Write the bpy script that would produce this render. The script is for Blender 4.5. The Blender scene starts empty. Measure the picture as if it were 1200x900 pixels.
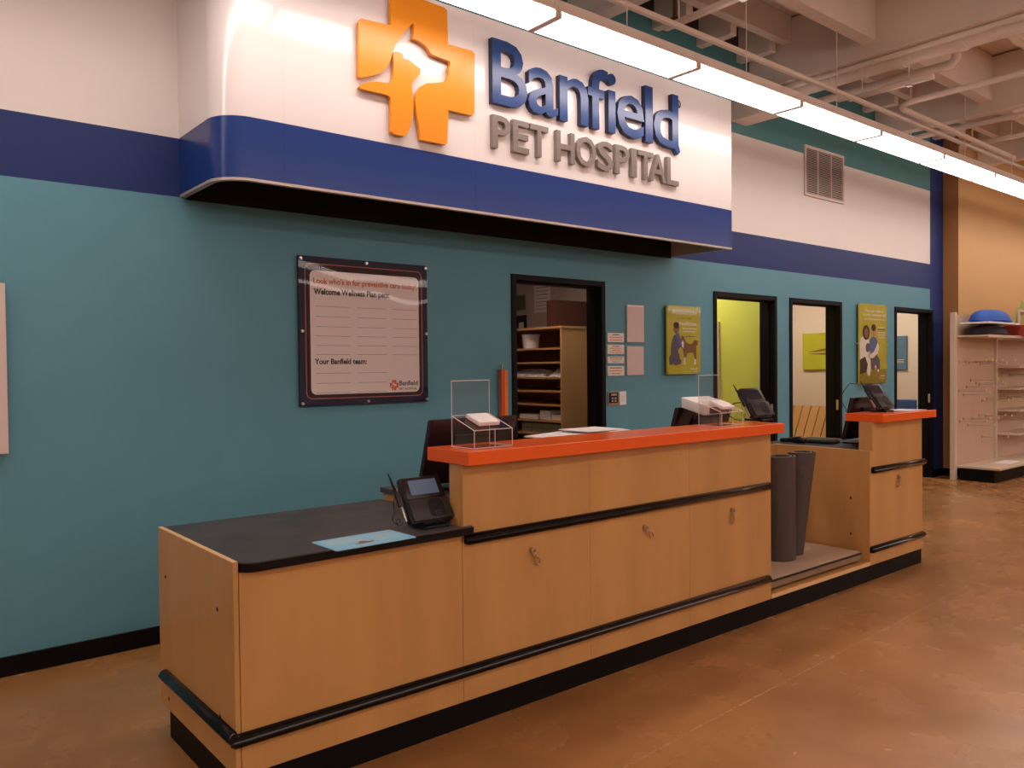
import bpy, bmesh, math, random
from mathutils import Vector, Matrix
random.seed(7)
S = bpy.context.scene
C = S.collection
PI = math.pi

# ------------------------------------------------------------------ camera
cam = bpy.data.cameras.new('camera'); co = bpy.data.objects.new('camera', cam); C.objects.link(co)
r_ = Vector((0.76974958, -0.63826588, -0.01011202)); u_ = Vector((0.02067276, 0.00909245, 0.99974495)); f_ = Vector((0.63801115, 0.76976229, -0.02019363))
M = Matrix(((r_.x, u_.x, -f_.x, -1.00482), (r_.y, u_.y, -f_.y, -4.62358), (r_.z, u_.z, -f_.z, 1.48619), (0, 0, 0, 1)))
co.matrix_world = M
cam.sensor_fit = 'HORIZONTAL'; cam.sensor_width = 36; cam.lens = 949.777 / 1200 * 36
cam.clip_start = 0.05; cam.clip_end = 100
S.camera = co
# ------------------------------------------------------------------ world, exposure
w = bpy.data.worlds.new('world'); S.world = w; w.use_nodes = True
w.node_tree.nodes['Background'].inputs[0].default_value = (1.0, 0.80, 0.66, 1)
w.node_tree.nodes['Background'].inputs[1].default_value = 0.06
S.view_settings.view_transform = 'Standard'; S.view_settings.look = 'None'
S.view_settings.gamma = 1; S.view_settings.use_curve_mapping = False
S.view_settings.exposure = 0.0
LAMP = 10.0          # radiance of the front row diffusers
LAMP_FAR = 6.6       # radiance of the wrap-round diffusers of the other rows
LAMPC = (1.0, 0.845, 0.785)

# ------------------------------------------------------------------ materials
def mat(name, col, rough=0.5, metal=0.0, noise=0.0, nscale=8.0, bump=0.0, coat=0.0, emit=None, estr=0.0,
        spec=0.5, trans=0.0, ior=1.45, stretch=(1, 1, 1), col2=None):
    m = bpy.data.materials.new(name); m.use_nodes = True
    nt = m.node_tree; b = nt.nodes['Principled BSDF']
    b.inputs['Base Color'].default_value = (*col, 1); b.inputs['Roughness'].default_value = rough
    b.inputs['Metallic'].default_value = metal; b.inputs['Specular IOR Level'].default_value = spec
    b.inputs['Coat Weight'].default_value = coat; b.inputs['Coat Roughness'].default_value = 0.08
    b.inputs['Transmission Weight'].default_value = trans; b.inputs['IOR'].default_value = ior
    if emit: b.inputs['Emission Color'].default_value = (*emit, 1); b.inputs['Emission Strength'].default_value = estr
    if noise or bump or col2:
        g = nt.nodes.new('ShaderNodeNewGeometry'); mp = nt.nodes.new('ShaderNodeMapping')
        mp.inputs['Scale'].default_value = stretch
        nt.links.new(g.outputs['Position'], mp.inputs['Vector'])
        n = nt.nodes.new('ShaderNodeTexNoise'); n.inputs['Scale'].default_value = nscale; n.inputs['Detail'].default_value = 5
        nt.links.new(mp.outputs[0], n.inputs['Vector'])
        if noise or col2:
            rp = nt.nodes.new('ShaderNodeValToRGB')
            rp.color_ramp.elements[0].position = 0.3; rp.color_ramp.elements[1].position = 0.7
            c2 = col2 or tuple(min(1, c * (1 + noise)) for c in col)
            c1 = col if col2 else tuple(c * (1 - noise) for c in col)
            rp.color_ramp.elements[0].color = (*c1, 1); rp.color_ramp.elements[1].color = (*c2, 1)
            nt.links.new(n.outputs['Fac'], rp.inputs['Fac']); nt.links.new(rp.outputs[0], b.inputs['Base Color'])
        if bump:
            bp = nt.nodes.new('ShaderNodeBump'); bp.inputs['Strength'].default_value = bump; bp.inputs['Distance'].default_value = 0.02
            nt.links.new(n.outputs['Fac'], bp.inputs['Height']); nt.links.new(bp.outputs[0], b.inputs['Normal'])
    return m

def floor_mat():
    m = mat('stained_concrete', (0.34, 0.17, 0.08), 0.26, spec=0.5)
    nt = m.node_tree; b = nt.nodes['Principled BSDF']; N = nt.nodes.new; L = nt.links.new
    g = N('ShaderNodeNewGeometry')
    def nz(sc, det, dist=0.0):
        n = N('ShaderNodeTexNoise'); n.inputs['Scale'].default_value = sc; n.inputs['Detail'].default_value = det
        n.inputs['Distortion'].default_value = dist; L(g.outputs['Position'], n.inputs['Vector']); return n
    n1 = nz(0.8, 8, 0.6); n2 = nz(3.2, 6, 0.3); n3 = nz(45, 3)
    rp = N('ShaderNodeValToRGB'); e = rp.color_ramp.elements
    e[0].position = 0.22; e[0].color = (0.28, 0.117, 0.035, 1); e[1].position = 0.78; e[1].color = (0.53, 0.268, 0.095, 1)
    L(n1.outputs['Fac'], rp.inputs['Fac'])
    rp2 = N('ShaderNodeValToRGB'); e = rp2.color_ramp.elements
    e[0].position = 0.22; e[0].color = (0.76, 0.74, 0.72, 1); e[1].position = 0.80; e[1].color = (1.0, 1.0, 1.0, 1)
    L(n2.outputs['Fac'], rp2.inputs['Fac'])
    mx = N('ShaderNodeMix'); mx.data_type = 'RGBA'; mx.blend_type = 'MULTIPLY'; mx.inputs[0].default_value = 1
    L(rp.outputs[0], mx.inputs[6]); L(rp2.outputs[0], mx.inputs[7])
    # the pale hairline joint running past the counter
    sx = N('ShaderNodeSeparateXYZ'); L(g.outputs['Position'], sx.inputs[0])
    def mth(op, a=None, b_=None, va=0, vb=0):
        k = N('ShaderNodeMath'); k.operation = op
        k.inputs[0].default_value = va; k.inputs[1].default_value = vb
        if a is not None: L(a, k.inputs[0])
        if b_ is not None: L(b_, k.inputs[1])
        return k.outputs[0]
    ln = mth('MULTIPLY', sx.outputs[0], None, vb=-0.05)
    d = mth('ADD', mth('ADD', sx.outputs[1], ln), None, vb=2.645)
    wob = mth('MULTIPLY', mth('SUBTRACT', n2.outputs['Fac'], None, vb=0.5), None, vb=0.03)
    d = mth('ABSOLUTE', mth('ADD', d, wob))
    ji = mth('LESS_THAN', d, None, vb=0.004)
    ji = mth('MULTIPLY', ji, mth('GREATER_THAN', n3.outputs['Fac'], None, vb=0.47)); ji = mth('MULTIPLY', ji, None, vb=0.5)
    mj = N('ShaderNodeMix'); mj.data_type = 'RGBA'; mj.inputs[7].default_value = (0.62, 0.42, 0.26, 1)
    L(ji, mj.inputs[0]); L(mx.outputs[2], mj.inputs[6])
    # small dark pits
    pit = mth('LESS_THAN', n3.outputs['Fac'], None, vb=0.26)
    n4 = nz(1.7, 2); pit = mth('MULTIPLY', pit, mth('GREATER_THAN', n4.outputs['Fac'], None, vb=0.56)); pit = mth('MULTIPLY', pit, None, vb=0.25)
    mp = N('ShaderNodeMix'); mp.data_type = 'RGBA'; mp.inputs[7].default_value = (0.07, 0.03, 0.015, 1)
    L(pit, mp.inputs[0]); L(mj.outputs[2], mp.inputs[6]); L(mp.outputs[2], b.inputs['Base Color'])
    rr = N('ShaderNodeMapRange'); rr.inputs['To Min'].default_value = 0.16; rr.inputs['To Max'].default_value = 0.36
    L(n2.outputs['Fac'], rr.inputs['Value']); L(rr.outputs[0], b.inputs['Roughness'])
    bp = N('ShaderNodeBump'); bp.inputs['Strength'].default_value = 0.06; bp.inputs['Distance'].default_value = 0.01
    L(n2.outputs['Fac'], bp.inputs['Height']); L(bp.outputs[0], b.inputs['Normal'])
    return m

m_floor = floor_mat()
m_teal = mat('teal_wall_paint', (0.104, 0.298, 0.380), 0.55, noise=0.03, nscale=3, bump=0.0)
m_navy = mat('navy_wall_paint', (0.014, 0.034, 0.150), 0.5, spec=0.3)
m_white = mat('white_wall_paint', (0.79, 0.745, 0.705), 0.6, noise=0.015, nscale=2)
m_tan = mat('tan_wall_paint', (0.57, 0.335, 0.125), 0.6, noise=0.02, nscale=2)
m_tan_shade = mat('brown_wall_paint', (0.40, 0.19, 0.06), 0.6, noise=0.02, nscale=2)  # tan wall's left return, its shade put into the colour
m_dkteal = mat('dark_teal_paint', (0.075, 0.235, 0.25), 0.6, noise=0.03, nscale=3)
m_ceil = mat('painted_roof_timber', (0.80, 0.68, 0.60), 0.7, noise=0.06, nscale=2.5)
m_deck = mat('painted_roof_deck', (0.80, 0.68, 0.60), 0.8, noise=0.05, nscale=1.5)
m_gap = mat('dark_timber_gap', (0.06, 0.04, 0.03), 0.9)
m_maple = mat('maple_veneer', (0.57, 0.302, 0.103), 0.33, noise=0.09, nscale=1.6, stretch=(3.2, 3.2, 0.5), spec=0.45)
m_mapleedge = mat('pale_maple_edge', (0.80, 0.52, 0.24), 0.4)
m_lam = mat('black_laminate_top', (0.058, 0.048, 0.046), 0.40, noise=0.35, nscale=7, spec=0.5)
m_blkg = mat('glossy_black_vinyl', (0.005, 0.004, 0.004), 0.12, spec=0.3)
m_blk = mat('black_plastic', (0.008, 0.007, 0.008), 0.4, spec=0.3)
m_kick = mat('black_kick_vinyl', (0.006, 0.005, 0.005), 0.5, spec=0.12)
m_blkp = mat('black_door_paint', (0.006, 0.005, 0.007), 0.5, spec=0.15)
m_orange = mat('orange_laminate', (0.88, 0.125, 0.016), 0.20, spec=0.5)
m_fasw = mat('gloss_white_fascia', (0.84, 0.80, 0.79), 0.12, spec=0.6)
m_fasb = mat('gloss_navy_fascia', (0.012, 0.046, 0.225), 0.24, spec=0.4)
m_lip = mat('aluminium_lip', (0.55, 0.48, 0.42), 0.4, metal=0.3)
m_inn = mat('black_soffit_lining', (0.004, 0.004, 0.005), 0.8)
m_innw = mat('beige_inner_panel', (0.60, 0.52, 0.43), 0.6)
m_emb = mat('orange_emblem_acrylic', (0.84, 0.30, 0.018), 0.26)
m_let = mat('blue_letter_acrylic', (0.022, 0.065, 0.22), 0.22)
m_let_d = mat('dark_blue_return', (0.010, 0.018, 0.06), 0.4)
m_gry = mat('grey_letter_metal', (0.24, 0.205, 0.185), 0.35, metal=0.2)
m_lamp = mat('lamp_diffuser', (0.9, 0.9, 0.9), 0.5, emit=LAMPC, estr=LAMP)
m_lampf = mat('wrap_lamp_diffuser', (0.9, 0.9, 0.9), 0.5, emit=LAMPC, estr=LAMP_FAR)
m_house = mat('white_lamp_housing', (0.85, 0.76, 0.70), 0.5)
m_pipe = mat('painted_pipe', (0.82, 0.70, 0.62), 0.5, noise=0.04, nscale=6)
m_vent = mat('vent_enamel', (0.66, 0.56, 0.50), 0.5)
m_dark = mat('dark_duct', (0.03, 0.022, 0.02), 0.9)
m_acr = mat('clear_acrylic', (1, 1, 1), 0.02, trans=1.0, ior=1.49)
m_acre = mat('bright_acrylic_edge', (0.80, 0.70, 0.68), 0.25, spec=0.7)
m_card = mat('white_card', (0.88, 0.84, 0.82), 0.6)
m_paper = mat('white_paper', (0.82, 0.76, 0.74), 0.7)
m_pink = mat('off_white_sheet', (0.70, 0.57, 0.53), 0.5, spec=0.4)
m_bord = mat('navy_poster_border', (0.012, 0.012, 0.040), 0.5, spec=0.2)
m_brd_w = mat('pinkish_white_poster_panel', (0.80, 0.69, 0.67), 0.6, spec=0.2)
m_bordin = mat('maroon_black_poster_band', (0.030, 0.008, 0.012), 0.5, spec=0.2)
m_ink = mat('black_ink', (0.012, 0.011, 0.014), 0.5)
m_ored = mat('red_orange_ink', (0.62, 0.13, 0.035), 0.5)
m_rule = mat('grey_rule_ink', (0.20, 0.15, 0.14), 0.5)
m_yel = mat('olive_yellow_print', (0.50, 0.46, 0.035), 0.35, noise=0.08, nscale=6)
m_yeld = mat('darker_olive_print', (0.26, 0.22, 0.02), 0.35)
m_skin = mat('brown_skin_print', (0.26, 0.11, 0.05), 0.5)
m_skin2 = mat('light_skin_print', (0.55, 0.28, 0.17), 0.5)
m_hair = mat('dark_hair_print', (0.025, 0.012, 0.010), 0.5)
m_denim = mat('slate_cloth_print', (0.10, 0.09, 0.13), 0.5)
m_bluec = mat('blue_cloth_print', (0.08, 0.14, 0.33), 0.5)
m_whc = mat('white_print', (0.80, 0.76, 0.70), 0.5)
m_fur = mat('brown_fur_print', (0.24, 0.10, 0.045), 0.5)
m_screen = mat('terminal_screen', (0.10, 0.14, 0.20), 0.12, emit=(0.22, 0.34, 0.55), estr=0.10)
m_screend = mat('dark_screen', (0.012, 0.014, 0.035), 0.10, spec=0.6)
m_bez = mat('glossy_black_bezel', (0.022, 0.012, 0.014), 0.30, spec=0.4)
m_charc = mat('charcoal_plastic', (0.030, 0.025, 0.026), 0.42, spec=0.4)
m_met = mat('brushed_metal', (0.55, 0.50, 0.45), 0.3, metal=0.9)
m_brass = mat('dull_brass', (0.48, 0.33, 0.20), 0.35, metal=0.8)
m_cyan = mat('pale_blue_laminate_sheet', (0.26, 0.60, 0.80), 0.35, noise=0.12, nscale=20, stretch=(1, 8, 1))
m_mat = mat('grey_rubber_mat', (0.075, 0.053, 0.046), 0.6, noise=0.1, nscale=60, bump=0.1)
m_scale = mat('scale_top', (0.46, 0.33, 0.23), 0.35)
m_scales = mat('scale_side', (0.25, 0.16, 0.10), 0.45)
m_green = mat('lime_room_paint', (0.70, 0.76, 0.13), 0.6)
m_cream = mat('cream_room_paint', (0.75, 0.58, 0.47), 0.6)
m_cream2 = mat('pale_room_paint', (0.74, 0.66, 0.52), 0.6)
m_roomw = mat('storeroom_paint', (0.52, 0.42, 0.37), 0.6)
m_oak = mat('shelf_maple', (0.58, 0.30, 0.12), 0.45, noise=0.06, nscale=2, stretch=(2, 2, .4))
m_box = mat('dark_brown_card', (0.085, 0.028, 0.018), 0.6)
m_sage = mat('grey_green_card', (0.30, 0.28, 0.19), 0.6)
m_bag = mat('clear_plastic_bag', (0.62, 0.58, 0.56), 0.15, spec=0.8, bump=0.5, noise=0.3, nscale=30)
m_bed_b = mat('blue_fabric', (0.035, 0.12, 0.48), 0.8, bump=0.1, noise=0.05, nscale=40)
m_bed_k = mat('black_fabric', (0.018, 0.012, 0.018), 0.8)
m_metalw = mat('beige_shelf_enamel', (0.66, 0.54, 0.42), 0.5)
m_peg = mat('beige_pegboard', (0.58, 0.42, 0.30), 0.6, noise=0.04, nscale=3)
m_red = mat('dark_red_card', (0.36, 0.045, 0.030), 0.5)
m_tag = mat('yellow_tag', (0.80, 0.72, 0.30), 0.4)
m_chr = mat('blue_chair_vinyl', (0.04, 0.10, 0.26), 0.4)
m_opole = mat('orange_plastic', (0.80, 0.20, 0.03), 0.4)
m_opoled = mat('deep_orange_plastic', (0.55, 0.08, 0.02), 0.4)
m_lampr = mat('room_lamp_diffuser', (0.9, 0.9, 0.9), 0.5, emit=(1.0, 0.86, 0.74), estr=24.0)
m_lampl = mat('lime_room_lamp_diffuser', (0.9, 0.9, 0.9), 0.5, emit=(1.0, 0.84, 0.70), estr=14.0)
m_lampd = mat('storeroom_lamp_diffuser', (0.9, 0.9, 0.9), 0.5, emit=(1.0, 0.80, 0.66), estr=14.0)
def glass_sheet():
    m = bpy.data.materials.new('clear_gloss_sheet'); m.use_nodes = True
    nt = m.node_tree; nt.nodes.clear(); N = nt.nodes.new; L = nt.links.new
    o = N('ShaderNodeOutputMaterial'); mx = N('ShaderNodeMixShader'); t = N('ShaderNodeBsdfTransparent'); g = N('ShaderNodeBsdfGlossy')
    g.inputs['Roughness'].default_value = 0.02; g.inputs['Color'].default_value = (1, 1, 1, 1)
    lw = N('ShaderNodeLayerWeight'); lw.inputs['Blend'].default_value = 0.5; pw = N('ShaderNodeMath'); pw.operation = 'POWER'; pw.inputs[1].default_value = 5; L(lw.outputs['Facing'], pw.inputs[0]); fr = N('ShaderNodeMapRange'); fr.inputs['To Min'].default_value = 0.022; fr.inputs['To Max'].default_value = 1.0; L(pw.outputs[0], fr.inputs['Value'])
    geo = N('ShaderNodeNewGeometry'); n = N('ShaderNodeTexNoise'); n.inputs['Scale'].default_value = 1.9; n.inputs['Detail'].default_value = 0
    L(geo.outputs['Position'], n.inputs['Vector'])
    bp = N('ShaderNodeBump'); bp.inputs['Strength'].default_value = 0.22; bp.inputs['Distance'].default_value = 0.05
    L(n.outputs['Fac'], bp.inputs['Height']); L(bp.outputs[0], g.inputs['Normal'])
    L(fr.outputs[0], mx.inputs[0]); L(t.outputs[0], mx.inputs[1]); L(g.outputs[0], mx.inputs[2]); L(mx.outputs[0], o.inputs[0])
    return m
m_sheet = glass_sheet()
def thin_acrylic(f0=0.04):
    m = bpy.data.materials.new('thin_clear_acrylic'); m.use_nodes = True
    nt = m.node_tree; nt.nodes.clear(); N = nt.nodes.new; L = nt.links.new
    o = N('ShaderNodeOutputMaterial'); mx = N('ShaderNodeMixShader'); t = N('ShaderNodeBsdfTransparent'); g = N('ShaderNodeBsdfGlossy')
    t.inputs[0].default_value = (0.93, 0.93, 0.92, 1)
    g.inputs['Roughness'].default_value = 0.04
    lw = N('ShaderNodeLayerWeight'); lw.inputs['Blend'].default_value = 0.5; pw = N('ShaderNodeMath'); pw.operation = 'POWER'; pw.inputs[1].default_value = 5; L(lw.outputs['Facing'], pw.inputs[0]); fr = N('ShaderNodeMapRange'); fr.inputs['To Min'].default_value = f0; fr.inputs['To Max'].default_value = 1.0; L(pw.outputs[0], fr.inputs['Value'])
    L(fr.outputs[0], mx.inputs[0]); L(t.outputs[0], mx.inputs[1]); L(g.outputs[0], mx.inputs[2]); L(mx.outputs[0], o.inputs[0])
    return m
m_thin = thin_acrylic()
m_cover = thin_acrylic(0.016)

# ------------------------------------------------------------------ helpers
def root_loc(o):
    v = Vector((0, 0, 0))
    while o is not None: v = v + o.location; o = o.parent
    return v
def obj(name, bm, m, parent=None, world=False, smooth=False):
    """link a bmesh as one object; world=True means the verts are in world coordinates"""
    if world and parent is not None:
        bmesh.ops.translate(bm, verts=bm.verts, vec=-root_loc(parent))
    me = bpy.data.meshes.new(name); bm.to_mesh(me); bm.free()
    for k in (m if isinstance(m, (list, tuple)) else [m]): me.materials.append(k)
    if smooth:
        for p in me.polygons: p.use_smooth = True
        try: me.set_sharp_from_angle(angle=math.radians(40))
        except Exception: pass
    o = bpy.data.objects.new(name, me); C.objects.link(o)
    if parent is not None: o.parent = parent
    return o
def tag(o, label=None, cat=None, group=None, kind=None):
    if label: o['label'] = label
    if cat: o['category'] = cat
    if group: o['group'] = group
    if kind: o['kind'] = kind
    return o
def thing(name, label, cat, loc=(0, 0, 0), rz=0, group=None):
    o = bpy.data.objects.new(name, None); C.objects.link(o); o.location = loc; o.rotation_euler = (0, 0, rz)
    o.empty_display_size = 0.05
    return tag(o, label, cat, group)
def copy_tree(o, parent=None):
    c = o.copy(); C.objects.link(c); c.parent = parent
    for ch in o.children: copy_tree(ch, c)
    return c
def bx(bm, x0, x1, y0, y1, z0, z1, bev=0, mi=0, seg=2):
    vs = [bm.verts.new((x, y, z)) for x in (x0, x1) for y in (y0, y1) for z in (z0, z1)]
    q = [(0, 1, 3, 2), (4, 6, 7, 5), (0, 4, 5, 1), (2, 3, 7, 6), (0, 2, 6, 4), (1, 5, 7, 3)]
    fs = [bm.faces.new([vs[i] for i in f]) for f in q]
    for f in fs: f.material_index = mi
    if bev:
        es = list({e for f in fs for e in f.edges})
        bmesh.ops.bevel(bm, geom=es, offset=bev, segments=seg, affect='EDGES', profile=0.5)
    return vs
def box(name, b, m, parent=None, bev=0, world=True, **k):
    bm = bmesh.new(); bx(bm, *b, bev=bev); return obj(name, bm, m, parent, world=world, **k)
def frame3(t, up=Vector((0, 0, 1))):
    t = t.normalized()
    if abs(t.dot(up)) > 0.95: up = Vector((0, 1, 0))
    a = t.cross(up).normalized(); return a, a.cross(t).normalized()
def tube(bm, pts, r, n=8, cap=True, mi=0):
    pts = [Vector(p) for p in pts]; rings = []
    rr = r if isinstance(r, (list, tuple)) else [r] * len(pts)
    a = None
    for i, p in enumerate(pts):
        t = (pts[min(i + 1, len(pts) - 1)] - pts[max(i - 1, 0)]).normalized()
        if a is None: a, b = frame3(t)
        else:
            a = (a - t * a.dot(t)).normalized()
        b = t.cross(a)
        rings.append([bm.verts.new(p + (a * math.cos(2 * PI * k / n) + b * math.sin(2 * PI * k / n)) * rr[i]) for k in range(n)])
    for i in range(len(rings) - 1):
        for k in range(n):
            f = bm.faces.new((rings[i][k], rings[i][(k + 1) % n], rings[i + 1][(k + 1) % n], rings[i + 1][k])); f.material_index = mi
    if cap:
        f = bm.faces.new(rings[0][::-1]); f.material_index = mi; f = bm.faces.new(rings[-1]); f.material_index = mi
def prism(bm, pts, to3, d0, d1, mi=0):
    """polygon pts (u,v) extruded between depths d0, d1 through to3(u,v,d)"""
    a = [bm.verts.new(to3(u, v, d0)) for u, v in pts]; b = [bm.verts.new(to3(u, v, d1)) for u, v in pts]
    n = len(pts); fs = []
    for i in range(n):
        fs.append(bm.faces.new((a[i], a[(i + 1) % n], b[(i + 1) % n], b[i])))
    fs.append(bm.faces.new(a[::-1])); fs.append(bm.faces.new(b))
    for f in fs: f.material_index = mi
def wallmap(Y):                       # u -> x, v -> z, depth towards the room (-y)
    return lambda u, v, d: (u, Y - d, v)
def rrect(x0, x1, z0, z1, r, n=5):
    p = []
    for cx, cz, a0 in ((x1 - r, z1 - r, 0), (x0 + r, z1 - r, 90), (x0 + r, z0 + r, 180), (x1 - r, z0 + r, 270)):
        for k in range(n + 1):
            a = math.radians(a0 + 90 * k / n); p.append((cx + r * math.cos(a), cz + r * math.sin(a)))
    return p
def ell(cx, cz, rx, rz, n=14, rot=0):
    return [(cx + rx * math.cos(2 * PI * k / n) * math.cos(rot) - rz * math.sin(2 * PI * k / n) * math.sin(rot),
             cz + rx * math.cos(2 * PI * k / n) * math.sin(rot) + rz * math.sin(2 * PI * k / n) * math.cos(rot)) for k in range(n)]
_tc = {}
def text_geo(s, offset=0.0, ext=0.0, res=3):
    key = (s, offset, ext, res)
    if key not in _tc:
        cu = bpy.data.curves.new('t', 'FONT'); cu.body = s; cu.offset = offset; cu.extrude = ext; cu.resolution_u = res
        o = bpy.data.objects.new('t', cu); C.objects.link(o); bpy.context.view_layer.update()
        dg = bpy.context.evaluated_depsgraph_get(); me = bpy.data.meshes.new_from_object(o.evaluated_get(dg))
        vs = [tuple(v.co) for v in me.vertices]; fs = [tuple(p.vertices) for p in me.polygons]
        nn = [p.normal.z for p in me.polygons]
        bpy.data.objects.remove(o); bpy.data.curves.remove(cu); bpy.data.meshes.remove(me)
        _tc[key] = (vs, fs, nn)
    return _tc[key]
def put_text(bm, s, x0, x1, z0, z1, to3, d0, d1, offset=0.02, mi=0, side_mi=None):
    """fit the glyph bounds of s to the box; flat when d0 == d1"""
    flat = d0 == d1
    vs, fs, nn = text_geo(s, offset, 0.0 if flat else 0.5)
    ax = min(v[0] for v in vs); bx_ = max(v[0] for v in vs); az = min(v[1] for v in vs); bz = max(v[1] for v in vs)
    V = []
    for v in vs:
        u = x0 + (v[0] - ax) / (bx_ - ax) * (x1 - x0); z = z0 + (v[1] - az) / max(bz - az, 1e-6) * (z1 - z0)
        d = d0 if flat else d0 + (v[2] + 0.5) * (d1 - d0)
        V.append(bm.verts.new(to3(u, z, d)))
    for f, n in zip(fs, nn):
        try: g = bm.faces.new([V[i] for i in f])
        except ValueError: continue
        g.material_index = mi if (side_mi is None or n > 0.5) else side_mi
def poly(bm, pts, to3, d, mi=0):
    f = bm.faces.new([bm.verts.new(to3(u, v, d)) for u, v in pts]); f.material_index = mi

# ------------------------------------------------------------------ setting
def struct(name, bm, m, parent=None, **k):
    o = obj(name, bm, m, parent, **k)
    if parent is None: o['kind'] = 'structure'
    return o
bm = bmesh.new(); bx(bm, -8, 24, -16, 6, -0.1, 0); struct('floor', bm, m_floor)

ZN0, ZN1, ZW1, ZT = 2.445, 2.767, 3.707, 4.72
DOORS = [(2.825, 3.817), (5.271, 6.316), (6.556, 7.609), (8.872, 9.928)]
DH = 2.18
bm = bmesh.new()
zs = [0, DH, ZN0, ZN1, ZW1, ZT]
def wcell(x0, x1, z0, z1, mi): bx(bm, x0, x1, 0, 0.15, z0, z1, mi=mi)
xs = [-8] + [v for d in DOORS for v in d] + [10.25]
for i in range(0, len(xs), 2): wcell(xs[i], xs[i + 1], 0, DH, 0)
wcell(-8, 10.25, DH, ZN0, 0); wcell(-8, 9.855, ZN0, ZN1, 1); wcell(-8, 9.855, ZN1, ZW1, 2); wcell(-8, 9.855, ZW1, ZT, 3)
bx(bm, 9.855, 10.25, 0, 0.15, ZN0, ZT, mi=1)
bx(bm, 9.855, 10.25, -0.002, 0, DH + .01, ZN0, mi=1); bx(bm, 9.93, 10.25, -0.002, 0, 0.1, DH + .01, mi=1)
struct('wall_back', bm, [m_teal, m_navy, m_white, m_dkteal])
bm = bmesh.new(); bx(bm, 10.25, 24, -0.19, 0.15, 0, ZT)
o = struct('wall_tan', bm, [m_tan, m_tan_shade])
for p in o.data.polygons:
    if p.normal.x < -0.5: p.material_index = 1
o.name = 'wall_right_back'
bm = bmesh.new(); bx(bm, -8.15, -8, -16, 0.15, 0, ZT); struct('wall_left', bm, m_white)
bm = bmesh.new(); bx(bm, 24, 24.15, -16, 0.15, 0, ZT); struct('wall_right', bm, m_tan)
bm = bmesh.new(); bx(bm, -8.15, 24.15, -16.15, -16, 0, ZT); struct('wall_front', bm, m_white)
# baseboards
bm = bmesh.new()
for x0, x1 in ((-8, 2.825), (3.817, 5.271), (6.316, 6.556), (7.609, 8.872), (9.928, 10.25)):
    bx(bm, x0, x1, -0.012, 0, 0, 0.098, bev=0.003, seg=1)
struct('baseboard_back', bm, m_kick)
bm = bmesh.new(); bx(bm, 10.238, 24, -0.202, -0.19, 0, 0.098); bx(bm, 10.238, 10.25, -0.19, 0, 0, 0.098); struct('baseboard_right', bm, m_kick)
# door frames
for n, (a, b) in enumerate(DOORS):
    bm = bmesh.new(); fw = 0.045
    for x0, x1, z0, z1 in ((a, a + fw, 0, DH), (b - fw, b, 0, DH), (a + fw, b - fw, DH - fw, DH)):
        bx(bm, x0, x1, -0.014, 0.165, z0, z1, bev=0.003, seg=1)
    o = struct('door_%d' % (n + 1), bm, m_blkp)
    # inner stop
    bm = bmesh.new(); bx(bm, b - fw - 0.014, b - fw, 0.05, 0.10, 0, DH - fw); bx(bm, a + fw, a + fw + 0.014, 0.05, 0.10, 0, DH - fw)
    bx(bm, a + fw + .014, b - fw - .014, 0.05, 0.10, DH - fw - 0.014, DH - fw)
    obj('door_stop', bm, m_blkp, o)
    if n >= 1:
        bm = bmesh.new(); bx(bm, b - fw - 0.003, b - fw, 0.010, 0.036, 0.98, 1.09); obj('strike_plate', bm, m_met, o)
# ceiling: deck, main beams (y), joists (x), wall stubs
bm = bmesh.new(); bx(bm, -8.15, 24.15, -16.15, 6, ZT, ZT + 0.1); ceil = struct('ceiling', bm, m_deck)
BX = [-6.3, -3.87, -1.44, 0.99, 3.42, 5.85, 8.38, 10.84, 13.3, 15.7, 18.1, 20.5]
for k, x in enumerate(BX):
    bm = bmesh.new(); bx(bm, x, x + 0.14, -16, -0.005 if x < 10 else -0.195, 4.13, 4.70, bev=0.004, seg=1); obj('beam', bm, m_ceil, ceil)
jm = {}
for k, x in enumerate(BX[3:-1]):
    x1 = BX[k + 4] - 0.001; L_ = x1 - (x + 0.141)
    for j, y in enumerate([-0.42, -1.20, -1.80, -2.42, -3.03, -3.64, -4.5, -5.6]):
        deep = j == 1 or j == 5
        key = (round(L_, 3), deep)
        if key in jm:
            o = bpy.data.objects.new('joist', jm[key]); C.objects.link(o); o.parent = ceil
        else:
            bm = bmesh.new(); bx(bm, 0, L_, -0.045 if not deep else -0.06, 0.045 if not deep else 0.06, 4.47 if not deep else 4.24, 4.715, bev=0.003, seg=1)
            o = obj('joist', bm, m_ceil, ceil); jm[key] = o.data
        o.location = (x + 0.141, y, 0)
sm = None
for k in range(22):
    x = 1.42 + 0.61 * k
    if any(abs(x - (b + 0.07)) < 0.13 for b in BX) or x > 10.1: continue
    if sm is None:
        bm = bmesh.new(); bx(bm, -0.045, 0.045, -0.372, -0.002, 4.38, 4.715, bev=0.003, seg=1); o = obj('joist', bm, m_ceil, ceil); sm = o.data
    else:
        o = bpy.data.objects.new('joist', sm); C.objects.link(o); o.parent = ceil
    o.location = (x, 0, 0)
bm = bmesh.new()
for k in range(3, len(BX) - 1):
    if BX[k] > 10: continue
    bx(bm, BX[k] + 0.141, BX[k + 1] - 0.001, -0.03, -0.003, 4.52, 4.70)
obj('ledger_shadow_gap', bm, m_gap, ceil)  # dark strips stand in for the shade between the wall stubs

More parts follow.
